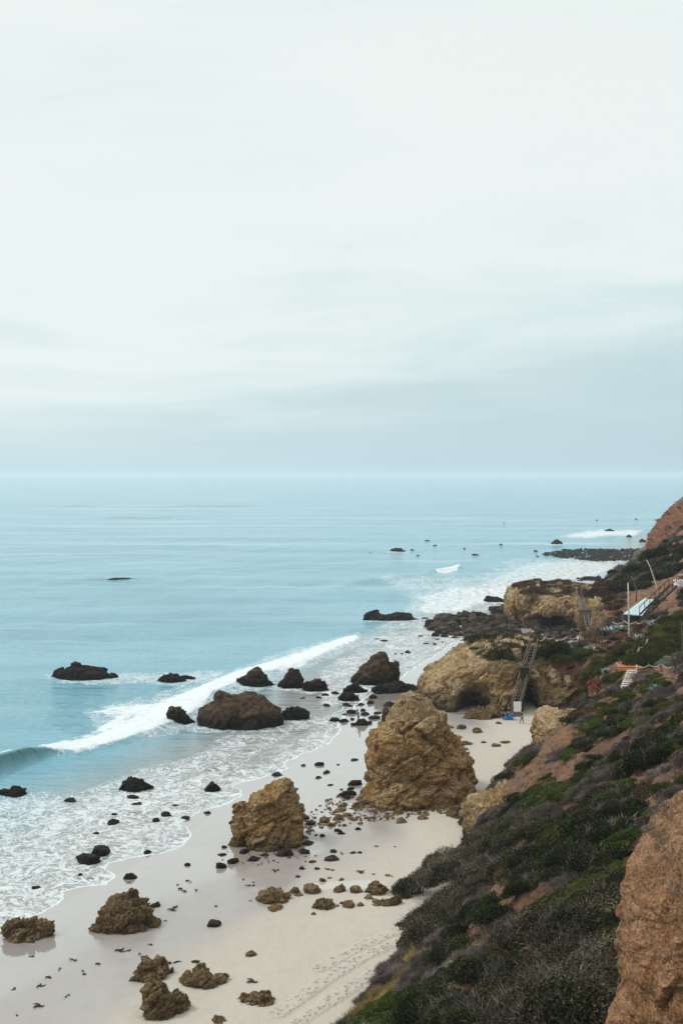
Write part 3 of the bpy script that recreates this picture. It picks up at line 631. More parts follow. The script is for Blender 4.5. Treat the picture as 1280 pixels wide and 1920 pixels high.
# foreground bluff and far bluff
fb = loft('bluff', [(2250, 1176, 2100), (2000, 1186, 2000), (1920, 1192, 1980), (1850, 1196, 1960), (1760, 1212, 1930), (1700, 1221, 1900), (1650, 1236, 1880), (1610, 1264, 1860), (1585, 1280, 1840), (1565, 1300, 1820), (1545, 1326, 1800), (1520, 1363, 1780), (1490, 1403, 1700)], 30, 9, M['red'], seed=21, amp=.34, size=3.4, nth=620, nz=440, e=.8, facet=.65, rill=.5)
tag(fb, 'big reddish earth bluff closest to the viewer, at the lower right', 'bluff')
fr = loft('bluff', [(1085, 1215, 1500), (1050, 1222, 1500), (1030, 1226, 1500), (1010, 1231, 1500), (990, 1243, 1500), (975, 1257, 1500), (965, 1268, 1500), (958, 1276, 1480), (945, 1300, 1470)], 300, 46, M['farred'], seed=23, amp=1.2, size=9, facet=.4, rill=1.6, nth=260, nz=130, e=.9)
tag(fr, 'distant red bluff rising at the right edge above the coast', 'bluff')
gr_ = ridge_rock('rock', [(1186, 1062), (1190, 1036), (1200, 1030), (1212, 1031), (1220, 1060)], 1062, 262, 8, M['grey_rock'], seed=3, amp=.4, size=3, strata=.3)
tag(gr_, 'pale grey rock knob above the far beach, below the red bluff', 'rock')

# named water rocks: skyline pixels, base row, label
WR = [
 ([(96, 1268), (103, 1259), (118, 1252), (140, 1247), (158, 1250), (172, 1251), (190, 1254), (205, 1262), (216, 1270)], 1273, 'dark', 'long low black rock farthest left in the sea, foam around its foot', 5),
 ([(291, 1275), (300, 1267), (318, 1264), (335, 1268), (352, 1279)], 1279, 'dark', 'low black rock awash in foam right of the long low black one', 2),
 ([(334, 1270), (345, 1266), (368, 1272)], 1273, 'dark', 'thin dark ledge of rock beside the low black rock in foam', 1.2),
 ([(442, 1270), (452, 1266), (462, 1266), (472, 1259), (482, 1257), (494, 1260), (503, 1274), (515, 1284)], 1287, 'brown', 'brown peaked rock with a low left shoulder, leftmost of the three in a row', 3),
 ([(523, 1289), (530, 1276), (538, 1260), (548, 1253), (556, 1256), (563, 1270), (571, 1286)], 1290, 'brown', 'pointed cone-shaped brown rock, middle of the three in a row', 3),
 ([(568, 1288), (576, 1279), (590, 1275), (603, 1278), (613, 1292)], 1296, 'brown', 'rounded brown rock, rightmost of the three in a row', 2.6),
 ([(373, 1345), (378, 1335), (390, 1326), (402, 1316), (410, 1300), (420, 1303), (432, 1306), (446, 1304), (460, 1301), (476, 1304), (492, 1304), (500, 1316), (516, 1332), (532, 1348), (534, 1358)], 1366, 'brown', 'biggest brown rock standing in the shallow water with birds on top', 8),
 ([(314, 1332), (322, 1328), (334, 1328), (345, 1334), (355, 1346), (362, 1354)], 1358, 'brown', 'dark wedge-shaped rock just left of the biggest rock in the water', 2.6),
 ([(529, 1340), (538, 1330), (552, 1328), (568, 1330), (579, 1338), (580, 1348)], 1350, 'dark', 'black rounded rock just right of the biggest rock in the water', 2.6),
 ([(658, 1278), (668, 1264), (672, 1255), (688, 1246), (700, 1234), (714, 1225), (722, 1226), (727, 1240), (738, 1245), (747, 1244), (748, 1262), (744, 1282)], 1284, 'brown', 'twin-peaked brown rock at the water edge near the headland', 6),
 ([(698, 1292), (712, 1284), (735, 1280), (760, 1284), (780, 1288), (792, 1296)], 1298, 'dark', 'flat dark ledge stretching right from the twin-peaked rock', 3),
 ([(644, 1292), (654, 1283), (668, 1283), (680, 1290), (688, 1297)], 1299, 'brown', 'brown rock left of the flat dark ledge', 2),
 ([(636, 1310), (645, 1302), (660, 1300), (672, 1306), (675, 1314)], 1315, 'brown', 'brown rock in shallow water below the twin-peaked rock', 2),
 ([(682, 1155), (694, 1148), (710, 1147), (725, 1152), (745, 1150), (768, 1152), (785, 1161)], 1163, 'dark', 'long black reef rock out from the boulder field', 4),
 ([(907, 1124), (912, 1118), (925, 1118), (938, 1122), (956, 1129)], 1129, 'dark', 'black rock off the tip of the far headland', 4),
 ([(732, 1032), (742, 1027), (752, 1030), (760, 1034)], 1034, 'dark', 'low dark rock alone far out in the bay', 4),
 ([(1033, 1018), (1040, 1013), (1050, 1015), (1054, 1020)], 1020, 'dark', 'black rock in the surf beyond the distant cobble reef', 6),
 ([(1214, 1003), (1222, 996), (1230, 1003)], 1005, 'dark', 'dark pointed rock at the foot of the distant red bluff, left one', 6),
 ([(1226, 1003), (1234, 993), (1243, 992), (1250, 1003)], 1005, 'dark', 'dark pointed rock at the foot of the distant red bluff, right one', 6),
 ([(1134, 995), (1142, 992), (1151, 995)], 996, 'dark', 'flat dark rock in the white surf far up the coast', 6),
 ([(1198, 1015), (1204, 1011), (1211, 1015)], 1016, 'dark', 'small dark rock left of the distant red bluff', 4),
 ([(1174, 1006), (1180, 1003), (1184, 1007)], 1007, 'dark', 'tiny dark rock in the far surf between the reef and the red bluff', 4),
 ([(10, 1748), (16, 1734), (32, 1730), (50, 1732), (62, 1722), (74, 1726), (90, 1732), (99, 1742), (98, 1750)], 1764, 'tan', 'dark lumpy rock on wet sand at the lower left, nearest the swash', 2.6),
 ([(174, 1735), (180, 1722), (196, 1708), (204, 1692), (220, 1689), (245, 1694), (270, 1697), (284, 1712), (291, 1732), (290, 1742)], 1750, 'tan', 'largest brown rock on the wet sand at the lower left, a puddle in front', 3.6),
 ([(204, 1690), (215, 1680), (236, 1677), (244, 1668), (254, 1668), (258, 1690)], 1694, 'tan', 'brown rock standing right behind the largest one on the lower left sand', 1.6),
 ([(226, 1480), (232, 1468), (245, 1462), (262, 1463), (272, 1467), (281, 1480)], 1484, 'weedy', 'green weedy dark rock in the foam of the wash', 2.6),
 ([(384, 1482), (393, 1470), (398, 1468), (408, 1474), (414, 1484)], 1485, 'brown', 'small pyramid-shaped brown rock at the edge of the wash', 1.3),
 ([(0, 1484), (15, 1480), (30, 1477), (42, 1479), (48, 1490)], 1494, 'dark', 'black rock in the foam at the left edge', 2),
 ([(236, 1838), (248, 1828), (262, 1815), (264, 1799), (276, 1797), (290, 1804), (304, 1802), (315, 1816), (323, 1824)], 1838, 'tan', 'brown crumbled rock on the sand with a peak on its left', 2.2),
 ([(342, 1845), (348, 1834), (362, 1830), (372, 1818), (380, 1816), (394, 1826), (410, 1832), (425, 1842)], 1852, 'tan', 'jagged brown rock on the sand, right one of the two side by side', 2.2),
 ([(268, 1895), (270, 1872), (272, 1852), (284, 1844), (300, 1845), (312, 1858), (330, 1867), (345, 1876), (351, 1890)], 1910, 'tan', 'brown rock near the bottom of the frame with a rounded head and shoulder', 2.6),
 ([(443, 1878), (455, 1868), (470, 1872), (490, 1863), (503, 1862), (510, 1870), (517, 1877)], 1884, 'tan', 'flat three-lobed yellowish rock alone on the lower sand', 1.6),
 ([(394, 1916), (404, 1908), (416, 1909), (426, 1920)], 1922, 'tan', 'small brown rock cut by the bottom edge of the frame', 1.2),
 ([(686, 1674), (694, 1660), (708, 1656), (720, 1662), (728, 1675)], 1678, 'tan', 'rounded brown boulder at the right end of the rock cluster on the mid sand', 1.8),
 ([(484, 1690), (490, 1676), (508, 1669), (522, 1670), (536, 1678), (550, 1688)], 1694, 'tan', 'wide brown lumpy rock at the left end of the rock cluster on the mid sand', 2),
 ([(698, 1698), (715, 1690), (735, 1684), (748, 1684), (750, 1690)], 1700, 'tan', 'low slanting brown slab below the rounded boulder on the mid sand', 1.6),
 ([(588, 1692), (600, 1688), (608, 1686), (622, 1692), (634, 1700)], 1706, 'tan', 'split brown rock in the middle of the cluster on the mid sand', 1.6),
 ([(430, 1585), (436, 1574), (448, 1565), (460, 1566), (468, 1580)], 1588, 'tan', 'brown rock at the left foot of the smaller sea stack', 2),
 ([(716, 1352), (718, 1330), (726, 1324), (735, 1326), (736, 1352)], 1354, 'brown', 'upright dark rock against the left shoulder of the tallest stack', 3),
 ([(868, 1348), (874, 1338), (890, 1330), (905, 1328), (925, 1324), (940, 1332), (942, 1344)], 1349, 'tan', 'layered rock slab lying under the cave of the headland', 4),
 ([(836, 1530), (845, 1516), (858, 1511), (872, 1516), (880, 1532)], 1534, 'tan', 'tan slab right of the foot of the tallest sea stack', 3),
]
for k, (top, yb, kind, lab, dep) in enumerate(WR):
    top = [top[0]] + top[1:]; cxp = (top[0][0]+top[-1][0])/2; g = sandhit(cxp, yb); Yr = g.y+dep*.35
    wpx = (top[-1][0]-top[0][0])*Yr/F
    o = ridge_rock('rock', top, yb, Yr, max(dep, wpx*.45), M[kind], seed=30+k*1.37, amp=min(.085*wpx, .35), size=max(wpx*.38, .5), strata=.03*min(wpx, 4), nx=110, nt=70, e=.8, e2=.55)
    tag(o, lab, 'rock')

# --- loose rocks: a few shapes, cut by random planes and roughened
def pebble(seed, sub=4):
    r = np.random.default_rng(seed); bpy_me = bpy.data.meshes.new('tmp'); import bmesh
    bm = bmesh.new(); bmesh.ops.create_icosphere(bm, subdivisions=sub, radius=1); bm.to_mesh(bpy_me); bm.free()
    co = np.zeros(len(bpy_me.vertices)*3, np.float32); bpy_me.vertices.foreach_get('co', co); v = co.reshape(-1, 3).astype(float)
    for _ in range(13):
        n = r.normal(size=3); n /= np.linalg.norm(n); h = r.uniform(.42, .85); d = v@n; v -= np.maximum(d-h, 0)[:, None]*n*.92
    v *= (1, r.uniform(.75, 1.1), r.uniform(.75, .95))
    nn = v/np.linalg.norm(v, axis=1)[:, None]
    v += nn*(.24*fbm(v*1.7+seed*3, 4, .6, ridge=True)+.15*fbm(v*4.5+seed, 3))[:, None]
    v[:, 0] /= np.abs(v[:, 0]).max(); v[:, 2] -= v[:, 2].min()*0; v[:, 2] /= v[:, 2].max()
    bpy_me.vertices.foreach_set('co', v.astype(np.float32).ravel()); bpy_me.polygons.foreach_set('use_smooth', [True]*len(bpy_me.polygons)); bpy_me.update()
    return bpy_me
PEB = {}
_shapes = [pebble(s) for s in range(9)]
for k in ('brown', 'dark', 'weedy', 'tan', 'reef'):
    PEB[k] = []
    for i, s in enumerate(_shapes):
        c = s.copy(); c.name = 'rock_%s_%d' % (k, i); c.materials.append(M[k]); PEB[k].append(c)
ri = [0]
def rock(x0, x1, ytop, ybot, kind, label, group, name='rock'):
    flat = .28 if ybot > 1100 else .12
    g = sandhit((x0+x1)/2, ybot-1); k = g.y/F; wd = (x1-x0)*k/2; hpx = (ybot-ytop)*k
    dy = wd*random.uniform(.7, .95); dy = dy if ybot > 1100 else dy*.6; hh = max(min(hpx, wd*1.35) if False else hpx-dy*2*(H/g.y)*.35, wd*flat)
    hh = min(hh, wd*.85); me = PEB[kind][ri[0] % 9]; ri[0] += 1
    rz = random.choice([0, math.pi])+random.uniform(-.3, .3)
    o = link(name, me, None, loc=(g.x, g.y+dy*.8, g.z-.03-hh*.08), rot=(0, 0, rz), sc=(wd, dy, hh)); tag(o, label, 'rock', group)
    return o
def rocks(s, kind, label, group):
    for q in s.split(';'):
        a = [float(x) for x in q.split(',')]; rock(a[0], a[1], a[2], a[3], kind, label, group)
rocks('114,144,1497,1506;232,261,1491,1499;241,270,1507,1512;300,324,1522,1533', 'weedy', 'small dark weedy rock poking out of the foamy wash', 'weedy rocks in the wash')
rocks('282,300,1535,1543;320,334,1509,1513;195,223,1535,1548;168,186,1561,1566;337,356,1532,1538;380,397,1521,1528;206,220,1525,1530;53,75,1661,1669;145,156,1638,1644', 'dark', 'small dark rock lying in the foamy wash', 'small rocks in the wash')
rocks('165,209,1584,1606', 'brown', 'brown rock at the wash edge, right one of a pair', 'pair of rocks at the wash edge'); rocks('136,191,1600,1625', 'brown', 'brown rock at the wash edge, left one of a pair', 'pair of rocks at the wash edge')
rocks('265,284,1590,1603;229,262,1636,1651;344,357,1619,1626;506,531,1449,1457;588,611,1430,1438;603,622,1445,1452;562,573,1433,1438;630,638,1433,1436;655,672,1423,1428;589,603,1455,1461;613,630,1471,1475;549,559,1478,1482;425,450,1538,1547;433,446,1557,1566;278,304,1692,1704;167,183,1743,1750;384,418,1725,1739;357,377,1802,1809', 'brown', 'small brown rock alone on the smooth wet sand', 'scattered rocks on the wet sand')
rocks('456,485,1782,1796', 'tan', 'small flat tan rock alone on the lower sand above the three-lobed one', 'scattered rocks on the wet sand')
rocks('561,581,1526,1539;572,592,1539,1549;569,577,1548,1554;561,575,1568,1575;588,597,1563,1569;599,612,1563,1571;565,592,1578,1585;559,584,1587,1604;445,469,1590,1603;509,550,1590,1609;414,426,1584,1592;406,428,1601,1607;400,425,1606,1630;420,450,1604,1622;483,504,1601,1608;462,490,1607,1616;616,632,1590,1601;605,642,1603,1617;652,666,1598,1603;670,679,1597,1602;558,573,1625,1633;587,600,1625,1633;569,576,1611,1618;578,597,1614,1620;552,565,1642,1647', 'brown', 'small brown rock strewn round the foot of the smaller sea stack', 'rocks round the smaller stack')
rocks('594,619,1529,1545;622,650,1516,1525;619,645,1526,1541;641,659,1519,1534;610,631,1542,1552;657,673,1534,1541;631,653,1507,1516;655,684,1500,1517;684,712,1501,1512;691,706,1518,1525;740,766,1530,1545;782,808,1528,1538;716,733,1507,1520;737,758,1517,1528;759,784,1507,1520;690,720,1508,1516;728,748,1505,1514;790,820,1504,1514;812,840,1508,1518;700,724,1512,1520', 'tan', 'small tan rock strewn round the foot of the tallest sea stack', 'rocks round the tallest stack')
rocks('665,680,1551,1558;625,642,1555,1561;630,649,1561,1566;652,684,1464,1476;647,667,1475,1483;628,669,1483,1497;640,660,1492,1500;672,690,1478,1490', 'dark', 'dark rock strewn on the wet sand left of the tallest sea stack', 'dark rocks left of the tallest stack')
rocks('496,533,1695,1711;536,563,1660,1678;566,602,1657,1677;549,572,1677,1683;596,612,1646,1655;622,653,1656,1675;655,684,1658,1676;638,668,1691,1705;636,650,1691,1698;667,685,1690,1701;679,700,1679,1689;696,713,1686,1694;581,594,1711,1718;759,772,1659,1665;633,648,1648,1653;720,732,1640,1645', 'tan', 'brown rock in the loose cluster on the mid sand', 'cluster on the mid sand')
rocks('687,703,1312,1321;691,710,1301,1312;715,745,1315,1326;665,700,1346,1362;648,670,1331,1340;632,657,1347,1356;655,665,1344,1351;697,718,1334,1340;675,688,1328,1335;616,640,1345,1354;640,656,1318,1325;600,620,1300,1306;620,640,1296,1303;690,715,1343,1350;702,722,1296,1303;590,604,1306,1311;560,575,1308,1312;605,622,1320,1326;632,650,1305,1311;650,664,1322,1327;668,684,1318,1324;672,694,1336,1343;656,672,1356,1362;640,652,1338,1343;684,700,1353,1359', 'brown', 'dark brown rock in the shallows between the headland and the big water rock', 'rocks in the shallows')
rocks('852,878,1351,1369;886,909,1359,1376;840,852,1360,1367;929,943,1352,1360;850,871,1379,1386;857,895,1389,1399;901,912,1390,1395;868,880,1400,1408;918,940,1394,1402;934,960,1388,1396;944,960,1335,1344;900,925,1340,1349', 'tan', 'small tan rock on the dry sand of the cove below the headland', 'rocks in the cove')
rocks('833,841,1224,1230;844,855,1219,1226;847,857,1213,1218;859,873,1206,1213;757,771,1220,1226;750,757,1224,1228;738,745,1224,1228;826,844,1189,1196;807,826,1186,1194;801,814,1179,1184;816,829,1167,1172;832,866,1168,1177;811,819,1206,1210;826,832,1203,1206;816,825,1198,1201;840,852,1178,1184;793,808,1207,1209;710,728,1202,1204;790,806,1158,1162;700,714,1198,1200;780,795,1192,1195;656,668,1296,1299', 'dark', 'small dark rock awash between the boulder field and the beach', 'rocks awash off the boulder field')
rocks('794,808,1013,1016;811,820,1022,1025;768,777,1030,1033;884,900,1039,1042;867,874,1028,1031;936,943,1020,1023;690,697,1036,1038;780,788,1041,1043;1000,1008,1032,1035;1018,1030,1040,1044;1004,1011,1042,1045;1116,1122,975,977;1190,1196,972,975;196,252,1084,1088', 'dark', 'tiny dark rock barely above the water far out in the bay', 'far rocks in the bay')

# --- boulder field
def field(poly, n, wmin, wmax, name, label, group, ind, kinds, seed, cat='boulder', zoff=0.0, persp=True):
    r = np.random.default_rng(seed); P = np.array(poly); pts = []; taken = []
    while len(pts) < n:
        a, b = r.uniform(P[:, 0].min(), P[:, 0].max()), r.uniform(P[:, 1].min(), P[:, 1].max())
        if inpoly(np.array([a]), np.array([b]), poly)[0] < 0: continue
        pts.append((a, b, r.uniform(wmin, wmax)**1.0*(1.6 if r.random() < .10 else 1)))
    pts.sort(key=lambda q: -q[2]*(1 if q[1] > 0 else 1))
    vs, fs, nb = [], [], 0
    for k, (a, b, wd) in enumerate(pts):
        g = sandhit(a, b); w_ = wd*g.y/F/2; kd = kinds[int(r.integers(len(kinds)))]; me = PEB[kd][int(r.integers(9))]
        sc = (w_, w_*r.uniform(.8, 1.3), w_*r.uniform(.5, .95)); rz = r.uniform(0, 6.28)
        if k < ind: o = link(name, me, None, loc=(g.x, g.y, g.z+zoff), rot=(r.uniform(-.2, .2), r.uniform(-.2, .2), rz), sc=sc); tag(o, label, cat, group)
        else:
            me = LOW[int(r.integers(len(LOW)))]
            v = me[0]*np.array(sc); c, s_ = math.cos(rz), math.sin(rz); v = np.stack([v[:, 0]*c-v[:, 1]*s_, v[:, 0]*s_+v[:, 1]*c, v[:, 2]], -1)+np.array([g.x, g.y, g.z+zoff]); vs.append(v); fs.append(me[1]+nb); nb += len(v)
    if vs: return mesh_np(name, np.concatenate(vs), np.concatenate(fs))
def lowpoly(s):
    me = pebble(s, 2); v = np.zeros(len(me.vertices)*3, np.float32); me.vertices.foreach_get('co', v); f = np.zeros(len(me.loops), np.int32); me.loops.foreach_get('vertex_index', f); return v.reshape(-1, 3).astype(float), f.reshape(-1, 3)
LOW = [lowpoly(40+s) for s in range(6)]
FP = [(798, 1172), (850, 1155), (905, 1150), (955, 1134), (966, 1172), (1010, 1168), (1085, 1186), (1078, 1200), (1010, 1208), (930, 1206), (880, 1200), (845, 1196), (812, 1186)]
me = field(FP, 430, 7, 26, 'boulder', 'dark boulder packed in the field before the far headland', 'boulders in the far field', 290, ['dark', 'reef', 'reef', 'reef', 'weedy'], 5)
tag(link('boulder_rubble', me, M['reef']), 'smaller dark boulders filling the gaps of the boulder field', 'boulders', kind='stuff')
me = field([(1012, 1040), (1045, 1033), (1100, 1030), (1195, 1030), (1225, 1034), (1215, 1050), (1120, 1053), (1060, 1047)], 1500, 3, 7, 'cobble_reef', '', '', 0, ['dark'], 6)
tag(link('cobble_reef', me, M['brown']), 'dark cobble reef reaching into the surf below the distant red bluff', 'cobbles', kind='stuff')
me = field([(1080, 1084), (1100, 1082), (1126, 1083), (1120, 1088), (1085, 1088)], 90, 3, 8, 'cobble_reef', '', '', 0, ['dark'], 7)
tag(link('cobble_reef', me, M['dark']), 'short dark strip of cobbles on the far beach', 'cobbles', kind='stuff')
me = field([(640, 1480), (690, 1497), (885, 1500), (875, 1522), (760, 1534), (600, 1556), (560, 1580), (575, 1530)], 520, 2.5, 9, 'rubble', '', '', 0, ['tan'], 8)
tag(link('rubble', me, M['tan']), 'fine tan rubble round the foot of the tallest sea stack', 'rubble', kind='stuff')
me = field([(400, 1600), (470, 1590), (560, 1590), (600, 1610), (540, 1622), (430, 1625)], 70, 2.5, 6, 'rubble', '', '', 0, ['tan'], 9)
tag(link('rubble', me, M['tan']), 'fine brown rubble round the foot of the smaller sea stack', 'rubble', kind='stuff')

# --- scraps of kelp on the sand
def kelp_mesh(seed):
    r = random.Random(seed); b = MB()
    for k in range(r.randint(2, 4)):
        a = r.uniform(0, 6.28); p0 = Vector((r.uniform(-.1, .1), r.uniform(-.1, .1), .03)); pts = [p0]
        for i in range(5): a += r.uniform(-1.6, 1.6); pts.append(pts[-1]+Vector((math.cos(a)*.09, math.sin(a)*.09, r.uniform(-.01, .015))))
        b.tube(pts, [.04, .055, .05, .045, .03, .015], 5)
    me = bpy.data.meshes.new('kelp'); me.from_pydata(b.v, [], b.f); me.materials.append(M['kelp']); return me
KM = [kelp_mesh(s) for s in range(5)]
ks = [(225, 1784), (242, 1784), (60, 1768), (113, 1818), (92, 1836), (75, 1850), (28, 1856), (155, 1822), (138, 1802), (185, 1810), (72, 1888), (33, 1905), (60, 1795), (128, 1868), (160, 1828), (322, 1707), (330, 1702), (310, 1728), (295, 1730),
      (335, 1660), (345, 1672), (350, 1652), (368, 1670), (358, 1655), (340, 1668), (516, 1634), (455, 1650), (475, 1655), (620, 1633), (665, 1598), (675, 1636), (726, 1642), (734, 1644), (640, 1602), (620, 1648), (700, 1640), (540, 1680), (405, 1700), (472, 1662), (740, 1588), (706, 1588), (283, 1772), (262, 1790), (322, 1806), (240, 1656), (472, 1842), (470, 1690)]
for k, (a, b) in enumerate(ks):
    g = sandhit(a, b); s_ = random.uniform(.45, 1.1)
    tag(link('kelp_scrap', KM[k % 5], None, loc=(g.x, g.y, g.z+.01), rot=(0, 0, random.uniform(0, 6.28)), sc=(s_*1.3, s_, s_)), 'scrap of dark kelp washed up on the sand', 'kelp', 'kelp scraps strewn on the beach')

# ------------------------------------------------------------------ plants
def leaves(pos, nrm, size, r, elong=1.7, jit=.9, fold=0.0):
    """diamond leaves at pos facing roughly nrm"""
    n = len(pos); d = nrm+r.normal(size=(n, 3))*jit; d /= np.linalg.norm(d, axis=1)[:, None]
    a = np.cross(d, r.normal(size=(n, 3))); a /= np.linalg.norm(a, axis=1)[:, None]; b = np.cross(d, a)
    sz_ = (size*r.uniform(.6, 1.35, n))[:, None]
    v = np.stack([pos-a*sz_*elong*.5, pos+b*sz_*.5, pos+a*sz_*elong*.5, pos-b*sz_*.5], 1).reshape(-1, 3)
    return v, np.arange(4*n).reshape(n, 4)
def dome_points(n, r, lobes=14, hz=.75, inner=.35):
    la = r.uniform(0, 2*math.pi, lobes); lr = np.sqrt(r.uniform(0, 1, lobes))*.68; lz = (1-lr**2)*hz*r.uniform(.35, .75, lobes)
    lc = np.stack([lr*np.cos(la), lr*np.sin(la), lz], -1); ls = r.uniform(.24, .44, lobes)
    k = r.integers(lobes, size=n); d = r.normal(size=(n, 3)); d[:, 2] = np.abs(d[:, 2])*.9-.25*r.random(n); d /= np.linalg.norm(d, axis=1)[:, None]
    rad = (1-inner*r.random(n)**1.8); p = lc[k]+d*(ls[k]*rad)[:, None]*(1+.25*perlin(d*3+lc[k]*5)[:, None]); p[:, 2] = np.abs(p[:, 2])
    return p, d, k, r.uniform(0, 1, lobes)[k]
def foliage_mesh(name, n, size, seed, hz=.75, elong=1.7, spread=.6, jit=.9):
    r = np.random.default_rng(seed); p, d, k, lt = dome_points(n, r, 16, hz)
    v, f = leaves(p, d, size, r, elong, jit); tone = np.clip(.5*lt+spread*r.random(n)-.05, 0, 1)
    return mesh_np(name, v, f, False, {'tone': np.repeat(tone, 4)})
def twig_mesh(name, n, length, width, seed, hz=.7, up=.8):
    """dry sage: thin upright blades and forked sticks through a dome"""
    r = np.random.default_rng(seed); p, d, k, lt = dome_points(n, r, 18, hz, .6)
    d = d+np.array([0, 0, up])+r.normal(size=(n, 3))*.45; d /= np.linalg.norm(d, axis=1)[:, None]
    s_ = np.cross(d, r.normal(size=(n, 3))); s_ /= np.linalg.norm(s_, axis=1)[:, None]
    L = (length*r.uniform(.5, 1.3, n))[:, None]; W = (width*r.uniform(.6, 1.5, n))[:, None]; base = p-d*L*.5
    v = np.stack([base-s_*W*.5, base+s_*W*.5, base+d*L+r.normal(size=(n, 3))*L*.12], 1).reshape(-1, 3)
    tone = np.clip(.5*lt+.6*r.random(n)-.05, 0, 1)
    return mesh_np(name, v, np.arange(3*n).reshape(n, 3), False, {'tone': np.repeat(tone, 3)})
def stems_mesh(seed, n=11, hz=.6):
    r = random.Random(seed); b = MB()
    for k in range(n):
        a = r.uniform(0, 6.28); q = r.uniform(.2, .7); e_ = Vector((math.cos(a)*q, math.sin(a)*q, hz*(1-q*q)*r.uniform(.7, 1))); m_ = e_*.5+Vector((r.uniform(-.08, .08), r.uniform(-.08, .08), .08))
        b.tube([(0, 0, -.25), m_, e_], [.03, .02, .006], 4)
    me = bpy.data.meshes.new('stems'); me.from_pydata(b.v, [], b.f); me.materials.append(M['stem']); return me
STEMS = [stems_mesh(s) for s in range(3)]
def withmat(me, m): me.materials.append(m); return me
SH = {
 'D': [withmat(foliage_mesh('foliage', 10000, .042, 100+i), M['leaf_dark']) for i in range(4)],
 'G': [withmat(foliage_mesh('foliage', 6000, .05, 110+i, .6), M['leaf_green']) for i in range(3)],
 'M': [withmat(foliage_mesh('foliage', 15000, .032, 120+i, .8, 1.5, .9), M['leaf_mottled']) for i in range(4)],
 'O': [withmat(foliage_mesh('foliage', 8000, .045, 130+i, .7), M['leaf_olive']) for i in range(3)],
 'Y': [withmat(foliage_mesh('foliage', 4000, .055, 140+i, .6, 2.2), M['leaf_silver']) for i in range(2)],
 'S': [withmat(twig_mesh('twigs', 5200, .34, .022, 150+i), M['twig_grey']) for i in range(5)],
 'B': [withmat(twig_mesh('twigs', 4200, .36, .024, 160+i), M['twig_brown']) for i in range(3)],
 'X': [withmat(twig_mesh('twigs', 2600, .40, .026, 170+i, .5), M['dry_orange']) for i in range(2)],
 'W': [withmat(twig_mesh('blades', 1500, .95, .03, 180+i, .35, 1.6), M['straw']) for i in range(3)],
}
DEADT = [withmat(twig_mesh('dead_twigs', 420 if i else 700, .34, .012, 190+i, .85, 1.0), M['twig_grey']) for i in range(2)]
SN = {'D': ('leafy_shrub', 'foliage'), 'G': ('green_shrub', 'foliage'), 'M': ('large_shrub', 'foliage'), 'O': ('hedge_shrub', 'foliage'), 'Y': ('silver_shrub', 'foliage'), 'S': ('sage_shrub', 'twigs'), 'B': ('dry_shrub', 'twigs'), 'X': ('orange_shrub', 'twigs'), 'W': ('straw_grass', 'blades')}
SD = {'D': 'dark green leafy shrub', 'G': 'bright green leafy shrub', 'M': 'dark mottled shrub', 'O': 'olive green hedge shrub', 'Y': 'pale silvery green shrub', 'S': 'grey mauve twiggy sage shrub', 'B': 'brown dry twiggy shrub', 'X': 'orange dry shrub', 'W': 'straw coloured grass clump'}
SR = {'D': (1.0, 1.7), 'G': (.6, 1.0), 'M': (1.2, 2.0), 'O': (1.0, 1.7), 'Y': (.5, .8), 'S': (.6, 1.15), 'B': (.5, .95), 'X': (.4, .7), 'W': (.5, .8)}
